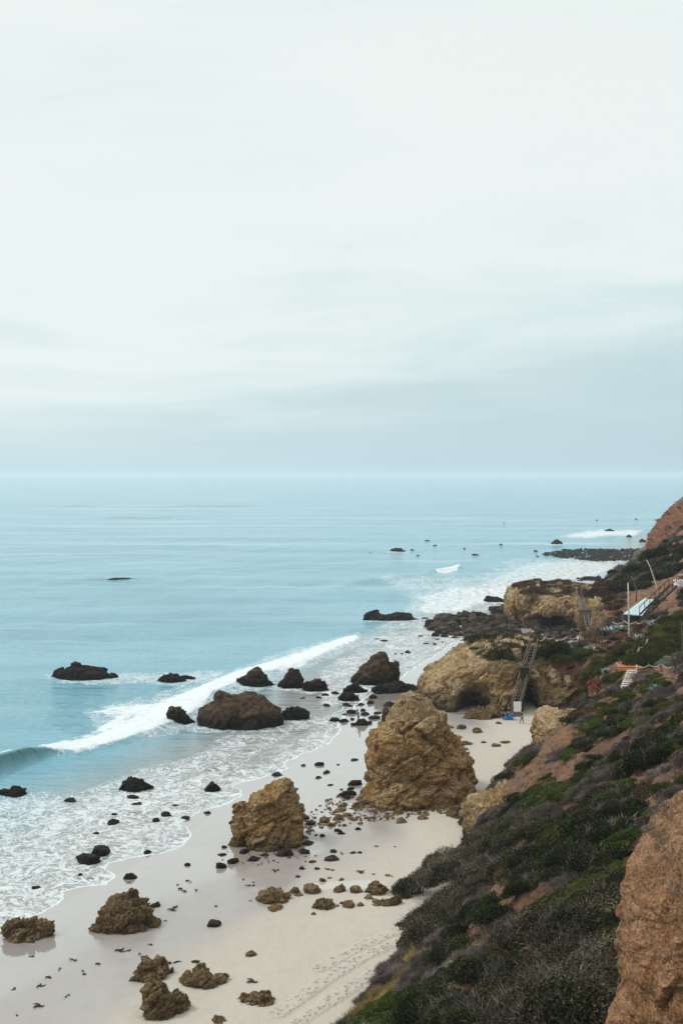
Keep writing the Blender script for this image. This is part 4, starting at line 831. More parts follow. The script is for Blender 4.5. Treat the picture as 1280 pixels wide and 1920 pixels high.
REG = [
 ('N', '', [(1003, 1352), (1030, 1344), (1075, 1350), (1082, 1368), (1055, 1402), (1020, 1425), (1003, 1420)], 1),
  # (kind, where, polygon in photo pixels, radius factor)
 ('N', '', [(1154, 1228), (1190, 1222), (1200, 1210), (1212, 1200), (1212, 1225), (1200, 1250), (1190, 1262), (1190, 1295), (1158, 1295), (1168, 1262), (1150, 1250)], 1),
 ('N', '', [(1192, 1248), (1280, 1246), (1280, 1285), (1244, 1278), (1235, 1262), (1192, 1256)], 1),
 ('N', '', [(1232, 1108), (1280, 1092), (1280, 1146), (1238, 1160)], 1), ('N', '', [(1165, 1118), (1240, 1080), (1280, 1075), (1280, 1100), (1235, 1120), (1206, 1160), (1165, 1156)], 1),
 ('N', '', [(990, 1190), (1095, 1180), (1095, 1203), (1010, 1212), (990, 1230), (975, 1330), (955, 1330)], 1),
 ('D', 'in the round dark clump above the middle of the near slope', [(1065, 1560), (1085, 1520), (1140, 1502), (1190, 1508), (1200, 1530), (1150, 1580), (1130, 1628), (1070, 1615)], 1.1),
 ('D', 'in the clump below and left of the round dark clump', [(960, 1668), (975, 1620), (1020, 1600), (1070, 1612), (1062, 1640), (1010, 1665)], 1),
 ('D', 'in the long dark strip slanting down to the sand edge', [(833, 1785), (840, 1755), (900, 1710), (960, 1680), (1008, 1678), (990, 1700), (920, 1750), (880, 1790)], .9),
 ('X', 'at the lower end of the long dark strip', [(838, 1760), (860, 1730), (880, 1735), (860, 1765)], 1),
 ('M', 'in the big overhanging mass above the sand', [(776, 1750), (776, 1650), (830, 1605), (890, 1610), (935, 1600), (925, 1660), (860, 1700), (830, 1750)], 1.15),
 ('M', 'below the tan rock face and railing', [(905, 1610), (910, 1560), (960, 1530), (1005, 1535), (1000, 1580), (965, 1620), (930, 1650)], .9),
 ('N', '', [(880, 1800), (900, 1770), (950, 1735), (985, 1700), (1000, 1704), (950, 1765), (905, 1800)], 1),
 ('N', '', [(905, 1680), (930, 1655), (968, 1640), (960, 1670), (925, 1690)], 1),
 ('M', 'in the dark mass filling the bottom of the near slope', [(935, 1800), (1000, 1720), (1090, 1700), (1180, 1660), (1170, 1720), (1155, 1800), (1150, 1930), (930, 1930), (925, 1850)], 1.0),
 ('D', 'beside the top of the reddish foreground bluff', [(1090, 1720), (1100, 1675), (1180, 1640), (1190, 1660), (1165, 1725)], .9),
 ('Y', 'at the bottom edge of the near slope', [(990, 1925), (1010, 1895), (1060, 1885), (1105, 1900), (1110, 1925)], 1.1),
 ('G', 'at the lower left corner of the near slope', [(640, 1925), (700, 1890), (770, 1850), (800, 1870), (760, 1925)], 1.1),
 ('D', 'at the lower left of the near slope', [(740, 1925), (790, 1845), (870, 1820), (935, 1800), (930, 1930)], 1),
 ('W', 'along the sand at the lower left edge of the slope', [(640, 1910), (690, 1872), (765, 1815), (775, 1745), (800, 1755), (790, 1810), (740, 1860), (690, 1890)], 1),
 ('S', 'in the grey mound near the sand at the lower left', [(768, 1845), (780, 1790), (830, 1765), (845, 1800), (820, 1840)], 1),
 ('Y', 'beside the grey mound near the sand', [(800, 1845), (820, 1820), (880, 1800), (890, 1815), (850, 1835)], 1),
 ('G', 'in the bright strip right of the round dark clump', [(1140, 1590), (1165, 1555), (1200, 1542), (1195, 1562), (1160, 1592)], 1),
 ('X', 'on bare soil above the reddish foreground bluff', [(1170, 1640), (1180, 1600), (1210, 1575), (1230, 1560), (1215, 1590), (1190, 1640)], .8),
 ('N', '', [(1120, 1490), (1170, 1465), (1280, 1395), (1280, 1425), (1225, 1465), (1160, 1495), (1130, 1500)], 1),
 ('N', '', [(1130, 1405), (1150, 1385), (1180, 1345), (1190, 1350), (1175, 1395), (1145, 1412)], 1),
 ('N', '', [(860, 1560), (890, 1510), (930, 1470), (985, 1435), (1000, 1442), (960, 1480), (905, 1530), (885, 1575)], 1),
 ('N', '', [(1040, 1500), (1065, 1485), (1080, 1510), (1055, 1530), (1040, 1525)], 1),
 ('G', 'on the slope just below the cove', [(990, 1515), (1000, 1470), (1045, 1465), (1045, 1500), (1010, 1515)], 1),
 ('D', 'right of the dark wooden railing', [(945, 1530), (965, 1490), (995, 1480), (1000, 1510), (975, 1535)], .6),
 ('G', 'along the green ridge below the garden', [(1083, 1370), (1100, 1345), (1140, 1315), (1180, 1295), (1185, 1305), (1150, 1335), (1100, 1378)], 1),
 ('D', 'below the green ridge of the garden', [(1060, 1385), (1100, 1375), (1150, 1335), (1190, 1312), (1195, 1330), (1150, 1365), (1120, 1395), (1080, 1400)], .6),
 ('D', 'in the dark band across the upper near slope', [(1195, 1420), (1210, 1390), (1280, 1340), (1280, 1390), (1240, 1410), (1200, 1440)], .9),
 ('O', 'in the hedge beside the wooden deck', [(1098, 1262), (1110, 1240), (1150, 1215), (1205, 1203), (1210, 1210), (1160, 1222), (1150, 1245), (1105, 1268)], .8),
 ('O', 'in the tall hedge climbing to the right edge', [(1186, 1248), (1200, 1220), (1240, 1185), (1285, 1140), (1285, 1225), (1240, 1215), (1225, 1245)], 1),
 ('Y', 'in front of the tall hedge', [(1230, 1245), (1235, 1222), (1270, 1218), (1272, 1240)], .9),
 ('D', 'on the head of the headland by the wooden staircase', [(1015, 1232), (1015, 1210), (1050, 1206), (1055, 1230)], .8),
 ('G', 'above the cliff behind the headland', [(1058, 1245), (1065, 1222), (1085, 1213), (1105, 1215), (1100, 1245)], 1),
 ('B', 'hanging over the tan cliff beside the staircase', [(1010, 1270), (1040, 1228), (1075, 1235), (1075, 1290), (1055, 1300)], .8),
 ('G', 'between the hedge and the stone steps', [(1140, 1288), (1140, 1256), (1168, 1256), (1170, 1285)], .9),
 ('S', 'on the tan cliff edge above the cove', [(1030, 1345), (1035, 1312), (1072, 1305), (1080, 1335), (1050, 1350)], 1),
 ('G', 'at the corner of the tan cliff above the cove', [(1012, 1352), (1018, 1322), (1040, 1320), (1040, 1348)], .9),
 ('G', 'below the red succulent clump', [(1075, 1305), (1080, 1275), (1105, 1270), (1105, 1300)], .8),
 ('G', 'along the garden path with the rope fence', [(1195, 1290), (1215, 1262), (1258, 1260), (1262, 1275), (1220, 1300)], .7),
 ('B', 'on the brown bank above the hedge', [(1110, 1225), (1125, 1200), (1195, 1165), (1205, 1195), (1150, 1215)], .7),
 ('D', 'on the dark wooded slope under the distant red bluff', [(1150, 1110), (1180, 1075), (1215, 1050), (1235, 1035), (1285, 1020), (1285, 1078), (1230, 1090), (1190, 1110)], 1.7),
 ('B', 'on the flat top beside the far headland', [(1085, 1130), (1095, 1085), (1150, 1085), (1160, 1110), (1170, 1140)], 1.2),
]
MIX = [('S', .50), ('B', .14), ('G', .10), ('D', .13), ('O', .10), ('X', .03)]
rr_ = random.Random(11); rn = np.random.default_rng(12)
def region(px, py):
    for q in REG:
        if min(a for a, b in q[2]) <= px <= max(a for a, b in q[2]) and inpoly(np.array([px]), np.array([py]), q[2])[0] > 0: return q
    return None
cand = []
for _ in range(11500):
    Yc = 36*(280/36)**rr_.random(); Yc = Yc if rr_.random() < .5 else rr_.uniform(36, 130); u = rr_.uniform(-.02, .40); cand.append((u*Yc, Yc))
cx_, cy_ = np.array([c[0] for c in cand]), np.array([c[1] for c in cand]); hz_ = hill_h(cx_, cy_); sz_ = sand_h(cx_, cy_, False)
# visible from the overlook?
vis = hz_ > sz_+.25
for f_ in np.linspace(.25, .985, 60):
    zr = H+(hz_+1.0-H)*f_; vis &= (terrain(cx_*f_, cy_*f_) < zr+.4) | (cy_*f_ < 25)
placed = {}; shr_count = {}
pri = []
for q in REG:
    if q[0] == 'N': continue
    a0, a1 = min(a for a, b in q[2]), max(a for a, b in q[2]); b0, b1 = min(b for a, b in q[2]), max(b for a, b in q[2])
    for _ in range(70):
        a, b = rr_.uniform(a0, a1), rr_.uniform(b0, b1)
        if inpoly(np.array([a]), np.array([b]), q[2])[0] > 0:
            g = hit(a, b+4)
            if g.y < 300 and g.z > 1.2: pri.append((g.x, g.y, g.z))
lst = pri+sorted([(cx_[i], cy_[i], hz_[i]) for i in range(len(cx_)) if vis[i]], key=lambda q: int(q[1]/60))
FORCED = [('O', 2.3, p) for p in [(1202, 1246), (1214, 1240), (1224, 1228), (1234, 1222), (1240, 1208), (1250, 1200), (1256, 1188), (1266, 1184), (1272, 1170), (1284, 1165), (1284, 1190), (1270, 1205), (1255, 1215)]]
FORCED += [('O', 1.35, p) for p in [(1100, 1268), (1110, 1262), (1120, 1254), (1130, 1248), (1140, 1241), (1150, 1236), (1160, 1228), (1172, 1222), (1184, 1216)]]
FORCED += [('G', 1.5, p) for p in [(1062, 1236), (1075, 1228), (1090, 1226)]]+[('G', 1.2, p) for p in [(1148, 1280), (1158, 1272)]]
FORCED += [('D', 1.5, p) for p in [(1020, 1226), (1036, 1222), (1050, 1220)]]
fpos = []
for k_, r__, p_ in FORCED: g = hit(*p_); fpos.append((g.x, g.y, g.z))
lst = fpos+lst
over = {}
out = []
for li, (x, y, z) in enumerate(lst):
    px, py = 640+x/y*F, HY+(H-z)/y*F
    if px > 1500 or py > 2000: continue
    g = region(px, py-6)
    if g is None:
        t_ = rr_.random(); k = 'S'
        for kk, pr in MIX:
            t_ -= pr
            if t_ < 0: k = kk; break
        sn_ = fbm(xyz(np.array([x*.07]), np.array([y*.30+x*.05])), 2)[0]        # bands of one kind running down the slope
        if y < 130 and rr_.random() < .75: k = ('S' if rr_.random() < .8 else 'B') if sn_ > -.07 else ('D' if sn_ > -.16 else ('O' if rr_.random() < .4 else 'G'))
        if fbm(xyz(np.array([x*.09+3]), np.array([y*.34+x*.06])), 2)[0] < -.06 and y < 130: continue
        wh, fct = ('on the near slope' if y < 80 else 'on the upper slope' if y < 125 else 'on the garden bank' if y < 180 else 'on the far bank'), (.85 if k in 'DO' else 1.0)*(1.25 if y > 120 else 1)
        if k in 'DO': fct *= .7
    else: k, wh, _, fct = g
    if li < len(FORCED):
        k = FORCED[li][0]; fct = 1.0
        if g is None or g[0] == 'N' or g[0] != k: wh = {'O': 'in the clipped rows by the deck', 'G': 'beside the garden hedge', 'D': 'at the stair head'}[k]
    if k == 'N': continue
    r_ = rr_.uniform(*SR[k])*fct
    if y > 180: r_ *= 1.3
    if li < len(FORCED): r_ = FORCED[li][1]
    ok_ = True
    for (x2, y2, r2, k2) in out:
        if (x-x2)**2+(y-y2)**2 < (.62*min(r_+r2, 2*min(r_, r2)+.2))**2: ok_ = False; break
    if not ok_ and li >= len(FORCED): continue
    shr_count[k] = shr_count.get(k, 0)+1; out.append((x, y, r_, k))
    if shr_count[k] > 290: over.setdefault(k, []).append((x, y, z, r_)); continue
    nm, pt = SN[k]; vi = rr_.randrange(len(SH[k])); key = (k, vi)
    sl = float(hill_h(np.array([x+1.]), np.array([y]))[0]-hill_h(np.array([x-1.]), np.array([y]))[0])/2
    if key not in placed:
        root = empty(nm); link(pt, SH[k][vi], None, root); link('stems', STEMS[vi % 3], None, root); placed[key] = root
        if k in 'MD': link('dead_twigs', DEADT[vi % 2], None, root)
    else: root = copy_tree(placed[key])
    root.location = (x, y, z-.10*r_); root.rotation_euler = (0, -math.atan(min(max(sl, -.3), 1.2))*.55, rr_.uniform(-.4, .4)+rr_.choice([0, math.pi])*0)
    root.scale = (r_*rr_.uniform(1.15, 1.6), r_*rr_.uniform(.8, 1.05), r_*rr_.uniform(.75, 1.1))
    tag(root, SD[k]+' '+wh, 'grass clump' if k == 'W' else 'shrub', SD[k]+'s '+wh)
LOWM = {k: SH[k][0] for k in SH}
for k, L_ in over.items():                    # past the first 290 of a kind: the farther, smaller rest is one mass
    me0 = SH[k][0]; co = np.zeros(len(me0.vertices)*3, np.float32); me0.vertices.foreach_get('co', co); co = co.reshape(-1, 3); c_ = len(me0.polygons[0].vertices)
    tn = np.zeros(len(co), np.float32); me0.attributes['tone'].data.foreach_get('value', tn); q = rn.permutation(len(co)//c_)[:1500]; iv = (q[:, None]*c_+np.arange(c_)).ravel(); cv = co[iv].reshape(-1, c_, 3); cen = cv.mean(1, keepdims=True); base = (cen+(cv-cen)*1.9).reshape(-1, 3); tn = tn[iv]
    V = np.concatenate([base*np.array([r_*1.2, r_, r_])+np.array([x, y, z-.1*r_]) for x, y, z, r_ in L_]); N = len(V)
    o = link(SN[k][0]+'_mass', mesh_np('mass', V, np.arange(N).reshape(-1, c_), False, {'tone': np.tile(tn, len(L_))}), SH[k][0].materials[0]); tag(o, SD[k]+'s massed on the farther slope', 'shrubs', kind='stuff')
open('/tmp/shr.txt', 'w').write(str(shr_count)) if False else None

# undergrowth: low dry tufts between the shrubs, nobody could count them
n = 38000; Yc = 34+(rn.random(n)**1.4)*190; u = rn.uniform(-.03, .42, n); xx_, yy_ = u*Yc, Yc; zz2 = hill_h(xx_, yy_); okk = zz2 > sand_h(xx_, yy_, False)+.3
pp_x, pp_y = 640+u*F, HY+(H-zz2)/Yc*F
for q in REG:
    if q[0] == 'N': okk &= ~((inpoly(pp_x, pp_y, q[2]) > 0) & (rn.random(n) < (.93 if pp_y.mean() else 1)))
okk &= (fbm(xyz(xx_*.09+3, yy_*.34+xx_*.06), 2) > -.05) | (rn.random(n) < .12)
xx_, yy_, zz2 = xx_[okk], yy_[okk], zz2[okk]; n = len(xx_)
def tufts(xs, ys, zs, nb, L, W, spread, m, name, label, cat):
    n = len(xs); idx = np.repeat(np.arange(n), nb); N = len(idx); b = np.stack([xs[idx], ys[idx], zs[idx]-.03], -1); b[:, :2] += rn.normal(size=(N, 2))*spread
    d = rn.normal(size=(N, 3))*.5+np.array([0, 0, 1.]); d /= np.linalg.norm(d, axis=1)[:, None]; s_ = np.cross(d, rn.normal(size=(N, 3))); s_ /= np.linalg.norm(s_, axis=1)[:, None]
    far_ = np.clip(b[:, 1:2]/70, .8, 2.2); l = L*rn.uniform(.5, 1.4, (N, 1))*far_**.5; w_ = W*rn.uniform(.6, 1.4, (N, 1))*far_
    v = np.stack([b-s_*w_, b+s_*w_, b+d*l], 1).reshape(-1, 3); tone = np.repeat(np.clip(rn.random(n)[idx]*.6+rn.random(N)*.4, 0, 1), 3)
    o = link(name, mesh_np(name, v, np.arange(3*N).reshape(N, 3), False, {'tone': tone}), m); tag(o, label, cat, kind='stuff')
sel = rn.random(n)
for lo, hi, m, nm, lb in ((0, .5, 'twig_grey', 'dry_undergrowth', 'low grey dry undergrowth between the shrubs of the slope'), (.5, .75, 'twig_brown', 'dry_undergrowth', 'low brown dry undergrowth between the shrubs of the slope'),
                          (.75, .93, 'leaf_olive', 'green_undergrowth', 'low green ground cover between the shrubs of the slope'), (.93, 1, 'dry_orange', 'orange_undergrowth', 'low orange dry ground cover on the slope')):
    q = (sel >= lo) & (sel < hi); tufts(xx_[q], yy_[q], zz2[q], 22, .26, .020, .28, M[m], nm, lb, 'undergrowth')
# scrub on top of the headlands
def topscrub(obj, n, m, lb, rng_, zmin, xlim, L=.30):
    me = obj.data; co = np.zeros(len(me.vertices)*3, np.float32); me.vertices.foreach_get('co', co); v = co.reshape(-1, 3)+np.array(obj.location); nr_ = vnormals(me)
    q = np.where((nr_[:, 2] > .55) & (v[:, 2] > zmin) & (v[:, 0] > xlim[0]) & (v[:, 0] < xlim[1]) & (fbm(v*.25, 2) > rng_))[0]
    if len(q) == 0: return
    q = rn.choice(q, n); tufts(v[q, 0], v[q, 1], v[q, 2], 14, L, .02*L/.3, .3*L/.3, M[m], 'headland_scrub', lb, 'scrub')
topscrub(head, 2600, 'leaf_dark', 'dark green scrub growing on top of the caved headland', -.05, 7.6, (18, 40))
topscrub(head, 700, 'twig_brown', 'brown scrub growing on top of the caved headland', -.2, 7.6, (18, 40))
topscrub(far, 4000, 'twig_brown', 'brown scrub on the flat top of the far headland', -.3, 7.5, (37, 70))
topscrub(fb, 1500, 'twig_grey', 'grey dry scrub on the reddish foreground bluff', .05, 17, (8.6, 14), .13)
topscrub(fr, 700, 'leaf_dark', 'dark scrub on the distant red bluff', .22, 8, (80, 130))

q = np.zeros(len(fb.data.vertices)*3, np.float32); fb.data.vertices.foreach_get('co', q); q = q.reshape(-1, 3)+np.array(fb.location); q = q[(q[:, 1] < 30) & (q[:, 0] > 6.5) & (q[:, 0] < 12) & (q[:, 2] > 14)]; q = q[rn.choice(len(q), 900)]
V, Fc, nb = [], [], 0
for c in q:
    me_ = LOW[int(rn.integers(6))]; V.append(me_[0]*rn.uniform(.008, .03)+c); Fc.append(me_[1]+nb); nb += len(me_[0])
o = link('pebbles', mesh_np('pebbles', np.concatenate(V), np.concatenate(Fc)), M['stone']); tag(o, 'small pale stones embedded in the reddish foreground bluff', 'stones', kind='stuff')
# agaves
def agave_mesh(seed, n=30):
    r = random.Random(seed); V, Fc, T = [], [], []
    for k in range(n):
        a = k*2.4+r.uniform(-.2, .2); el = .25+1.05*(k/n)+r.uniform(-.1, .1); L = r.uniform(.8, 1.05)*(1-.25*k/n); W = .10
        d = Vector((math.cos(a)*math.cos(el), math.sin(a)*math.cos(el), math.sin(el))); s_ = Vector((-math.sin(a), math.cos(a), 0)); up = d.cross(s_)*-1
        b = len(V); tn = r.random()
        for (f_, w_, h_) in ((0, .7, 0), (.35, 1.0, .02), (.7, .62, .0), (1.0, .02, -.08)):
            c = d*L*f_+Vector((0, 0, h_)); 
            for s2_, cup in ((-1, .035), (0, 0), (1, .035)): V.append(tuple(c+s_*W*w_*s2_+up*cup*w_)); T.append(tn)
        for i in range(3):
            for j in range(2): q = b+i*3+j; Fc.append((q, q+1, q+4, q+3))
    me = mesh_np('agave', np.array(V), np.array(Fc), True, {'tone': T}); me.materials.append(M['agave']); return me
AG = [agave_mesh(s) for s in range(3)]
for k, (px, py, Yg, r_, lb) in enumerate([(1100, 1268, 131, .95, 'pale spiky agave left of the red succulent clump'), (1135, 1262, 135, .8, 'pale spiky agave behind the red succulent clump'), (1195, 1278, 128, .9, 'pale spiky agave right of the stone steps'), (1206, 1282, 127, .8, 'low spiky agave right of the stone steps'),
     (1077, 1212, 152, 1.0, 'spiky agave above the hanging brown shrubs of the headland'), (1106, 1222, 150, 1.1, 'pale agave with long leaves below the rope fence'), (1062, 1218, 152, .9, 'blue grey agave behind the stair head'), (1105, 1190, 170, 1.3, 'blue agave leftmost in the row under the far bluff'),
     (1121, 1184, 172, 1.3, 'blue agave second from the left in the row under the far bluff'), (1141, 1187, 172, 1.3, 'blue agave third from the left in the row under the far bluff'), (1152, 1184, 174, 1.2, 'blue agave fourth from the left in the row under the far bluff'), (1164, 1183, 174, 1.2, 'blue agave rightmost in the row under the far bluff'),
     (1226, 1176, 160, 1.3, 'large pale agave beside the upper rope fence'), (1250, 1170, 160, 1.2, 'blue agave right of the large pale one by the upper rope fence'), (1200, 1200, 152, 1.1, 'blue grey agave above the hedge by the deck'), (1230, 1296, 123, .8, 'pale low agave by the bend of the garden rope fence'), (1186, 1160, 172, 1.0, 'small agave near the foot of the pale canopy')]):
    g = hit(px, py); o = link('agave', AG[k % 3], None, loc=(g.x, g.y, g.z), rot=(0, 0, k*1.3), sc=(r_*1.3, r_*1.3, r_*1.3)); tag(o, lb, 'agave')
# red succulent clump
r = np.random.default_rng(77); vs, ts = [], []
p, d, k, lt = dome_points(420, r, 12, .8, .1); V, Fc, T = [], [], []
for i in range(420):
    a0 = r.uniform(0, 6.28); z_ = Vector(d[i]); x_ = z_.cross(Vector((.2, .9, .3))).normalized(); y_ = z_.cross(x_); tn = r.random()
    for j in range(9):
        a = a0+j*.698; dd = (x_*math.cos(a)+y_*math.sin(a)); c = Vector(p[i]); b = len(V); L = .085
        V += [tuple(c), tuple(c+dd*L*.6+y_.cross(dd)*0+z_*.03+z_.cross(dd)*.028), tuple(c+dd*L+z_*.045), tuple(c+dd*L*.6+z_*.03-z_.cross(dd)*.028)]; T += [tn]*4; Fc.append((b, b+1, b+2, b+3))
g = hit(1122, 1300); root = empty('succulent_bush', (g.x, g.y+.6, g.z-.1)); root.scale = (1.75, 1.3, 2.1)
link('rosettes', mesh_np('rosettes', np.array(V), np.array(Fc), False, {'tone': T}), M['aeonium'], root); link('stems', STEMS[0], None, root)
tag(root, 'domed clump of dark red rosette succulents beside the stone steps', 'succulent')
# dark far trees
def tree(px, py, Yt, w_, h_, lb):
    k = Yt/F; x = (px-640)*k; z = max(H-(py-HY)*k, 0); root = empty('coastal_tree', (x, Yt, z)); r = random.Random(px)
    b = MB(); top = Vector((r.uniform(-.1, .1)*h_, 0, h_*.7)); b.tube([(0, 0, -1), (0, 0, h_*.3), top], [.12*h_*.5, .08*h_*.5, .02], 6)
    for q in range(6): a = q*1.05; b.tube([(0, 0, h_*.3), (math.cos(a)*w_*.25, math.sin(a)*w_*.25, h_*.6)], [.05*h_*.5, .01], 5)
    b.build('trunk', M['stem'], root)
    rg = np.random.default_rng(px); p, d, kk, lt = dome_points(5000, rg, 12, .8, .6); p = p*np.array([w_/2, w_/2, h_*.75])+np.array([0, 0, h_*.3]); v, f = leaves(p, d, .16, rg, 2.4)
    link('crown', mesh_np('crown', v, f, False, {'tone': np.repeat(np.clip(.4*lt+.5*rg.random(5000), 0, 1), 4)}), M['leaf_dark'], root); tag(root, lb, 'tree')
tree(1147, 1083, 250, 3.0, 1.9, 'dark windswept tree at the cliff edge above the far headland')
tree(1262, 1034, 255, 5.5, 3.2, 'dark spreading tree below the distant red bluff')
tree(1240, 1058, 245, 4.5, 2.6, 'dark rounded tree on the slope left of the white deck')
# pale stalks and poles
def pole(pts, Yp, r0, r1, m, lb, nm='pole'):
    k = Yp/F; P = [Vector(((a-640)*k, Yp+i*.1, H-(b-HY)*k)) for i, (a, b) in enumerate(pts)]; base = P[0].copy(); P[0] = P[0]-Vector((0, 0, .6))
    bm_ = MB(); n = len(P); bm_.tube([p-base for p in P], [r0+(r1-r0)*i/(n-1) for i in range(n)], 7); o = bm_.build(nm, M[m], None, True); o.location = base; tag(o, lb, 'dead stalk' if nm == 'dead_stalk' else 'pole')
pole([(1236, 1118), (1231, 1100), (1225, 1080), (1219, 1062), (1213, 1050)], 188, .15, .07, 'pale_bark', 'leaning white bare trunk above the pale canopy')
pole([(1181, 1204), (1179, 1180), (1179, 1140), (1178, 1093)], 158, .15, .09, 'pale_bark', 'tall straight white pole left of the pale canopy')
pole([(1192, 1127), (1193, 1105), (1188, 1090), (1183, 1080)], 205, .14, .05, 'grey_wood', 'grey bent bare trunk behind the white pole')
pole([(1117, 1214), (1116, 1170), (1114, 1130)], 152, .10, .05, 'brown_wood', 'thin brown pole left of the tall white one')
pole([(1129, 1216), (1129, 1180), (1128, 1154)], 152, .06, .04, 'grey_wood', 'thin grey stick right of the thin brown pole')
pole([(1073, 1188), (1073, 1148)], 172, .07, .05, 'dark_wood', 'dark thin post on the sand patch before the far bluff')
pole([(1227, 1372), (1221, 1345), (1215, 1319)], 100, .035, .02, 'pale_bark', 'pale dead flower stalk on the upper near slope', 'dead_stalk')
pole([(1278, 1403), (1274, 1370), (1271, 1340)], 92, .03, .015, 'straw', 'thin straw stalk at the right edge of the slope', 'dead_stalk')
pole([(1279, 1240), (1279, 1205), (1278, 1165)], 135, .05, .03, 'grey_wood', 'grey stick at the right edge before the tall hedge')
pole([(1150, 1440), (1160, 1425)], 88, .03, .02, 'pale_bark', 'short pale broken branch lying on the slope', 'dead_stalk')

# ------------------------------------------------------------------ stairs, fences, decks
def staircase(p0, p1, width, n, lb, rail=.95, m='grey_wood', posts=7, side=None):
    p0, p1 = Vector(p0), Vector(p1); root = empty('staircase', p0); d = p1-p0; hd = Vector((d.x, d.y, 0)).normalized(); s_ = Vector((-hd.y, hd.x, 0)) if side is None else Vector(side).normalized()
    for k in (-1, 1):
        b = MB(); b.bar(s_*width/2*k, d+s_*width/2*k, .09, .28); b.build('stringer', M[m], root)
        b = MB(); b.bar(s_*(width/2+.05)*k+Vector((0, 0, rail)), d+s_*(width/2+.05)*k+Vector((0, 0, rail)), .09, .12); b.build('handrail', M[m], root)
        for i in range(posts):
            q = d*(i+.03)/(posts-1)*.98+s_*(width/2+.02)*k; b = MB(); b.bar(q, q+Vector((0, 0, rail)), .09, .09, Vector((0, 1, 0))); b.build('post', M[m], root)
    b = MB(); b.box((0, 0, 0), (width, .30, .06)); me = bpy.data.meshes.new('tread'); me.from_pydata(b.v, [], b.f); me.materials.append(M[m])
    for i in range(n):
        q = d*(i+.5)/n; link('tread', me, None, root, loc=q+Vector((0, 0, .06)), rot=(0, 0, math.atan2(s_.y, s_.x)))
    tag(root, lb, 'staircase'); return root
def PT(px, py, Yq): return at(px, py, Yq)
st = staircase(PT(966, 1331, 142.0), PT(1001, 1211, 146.5), .95, 22, 'tall steep grey wooden staircase from the cove up the headland', side=(1, .12, 0))
b = MB(); q = PT(983, 1268, 144.0)-st.location; b.box(q+Vector((0, 0, .45)), (1.15, .12, 1.3)); b.build('landing_panel', M['dark_wood'], st)
b = MB()
for k in range(3): b.box((-.02*k, -.05-.2*k, -.12-.28*k), (1.15, .34, .28))
b.build('bottom_step', M['grey_wood'], st)
for (px, pz) in ((972, 1300), (980, 1278)): b = MB(); q = PT(px, pz, 143.8)-st.location; b.bar(q, Vector((q.x, q.y, -.6)), .12, .12, Vector((0, 1, 0))); b.build('support', M['dark_wood'], st)
st2 = staircase(PT(1092, 1147, 210), PT(1084, 1108, 217), .95, 11, 'small grey wooden staircase at the far headland above plank siding', side=(1, .1, 0), posts=5)
scr = empty('plank_screen', PT(1097, 1172, 204)); 
for k in range(9):
    b = MB(); x = -1.15+k*.29; b.bar(Vector((x*.62, 0, -.3)), Vector((x*.9, 0, 2.75)), .24, .06, Vector((0, 1, 0))); b.build('plank', M['grey_wood' if k % 3 else 'brown_wood'], scr)
b = MB(); b.box((0, -.02, 2.8), (2.9, .5, .12)); b.build('cap_board', M['grey_wood'], scr); tag(scr, 'weathered plank siding below the far staircase', 'plank screen')
staircase(PT(1102, 1178, 201.0), PT(1098, 1157, 203), .7, 5, 'short ladder of steps leading down from the plank siding to the sand', side=(1, .1, 0), posts=3, m='grey_wood', rail=.5)
# dark boardwalk fence
bf = empty('boardwalk_fence', PT(1091, 1118, 214)); L0 = Vector((0, 0, 0)); L1 = PT(1140, 1116, 214)-bf.location
for k in range(8): q = L0.lerp(L1, k/7); b = MB(); b.bar(q-Vector((0, 0, .4)), q+Vector((0, 0, 1.15)), .12, .12, Vector((0, 1, 0))); b.build('post', M['dark_wood'], bf)
for h_ in (.25, .65, 1.08): b = MB(); b.bar(L0+Vector((0, 0, h_)), L1+Vector((0, 0, h_)), .06, .16); b.build('rail', M['dark_wood'], bf)
tag(bf, 'dark wooden fence of the boardwalk right of the far staircase', 'fence')
# rope fences
def rope_fence(pts, lb, hp=1.05, rp=.075, sag=.42, white=None, m='brown_wood'):
    """pts: photo pixels of the post feet with their distance"""
    P = [PT(*p) for p in pts]; root = empty('rope_fence', P[0]); o0 = P[0]
    for i, p in enumerate(P):
        b = MB(); q = p-o0; b.tube([q-Vector((0, 0, .5)), q+Vector((0, 0, hp-.05)), q+Vector((0, 0, hp))], [rp, rp, rp*.7], 8); b.build('post', M['white_paint' if white and i in white else m], root, True)
    for i in range(len(P)-1):
        a, c = P[i]-o0+Vector((0, 0, hp*.9)), P[i+1]-o0+Vector((0, 0, hp*.9)); L = (c-a).length; s_ = min(sag, L*.22); b = MB()
        b.tube([a.lerp(c, t_/10)-Vector((0, 0, s_*4*(t_/10)*(1-t_/10))) for t_ in range(11)], .045, 6); b.build('rope', M['rope'], root, True)
    tag(root, lb, 'rope fence')
rope_fence([(1193, 1264, 127.5), (1216, 1262, 127), (1239, 1260, 126.5), (1260, 1266, 125.5), (1290, 1268, 125)], 'rope fence with sagging white rope along the garden path right of the deck', white=[0])
rope_fence([(1226, 1301, 121), (1248, 1296, 121), (1264, 1287, 121.5), (1270, 1278, 122)], 'lower rope fence bending round the near side of the garden path')
rope_fence([(1160, 1252, 139), (1175, 1246, 141), (1186, 1240, 142), (1198, 1228, 144), (1214, 1212, 147)], 'rope fence climbing beside the orange wooden deck')
rope_fence([(1007, 1210, 146.5), (1022, 1206, 149), (1037, 1208, 149), (1063, 1206, 151), (1086, 1203, 153)], 'rope fence along the headland top behind the stair head', hp=.95)
rope_fence([(1148, 1180, 170), (1170, 1178, 168), (1191, 1180, 165), (1206, 1178, 163), (1237, 1170, 162), (1258, 1164, 161)], 'upper rope fence in front of the pale canopy', hp=1.25)
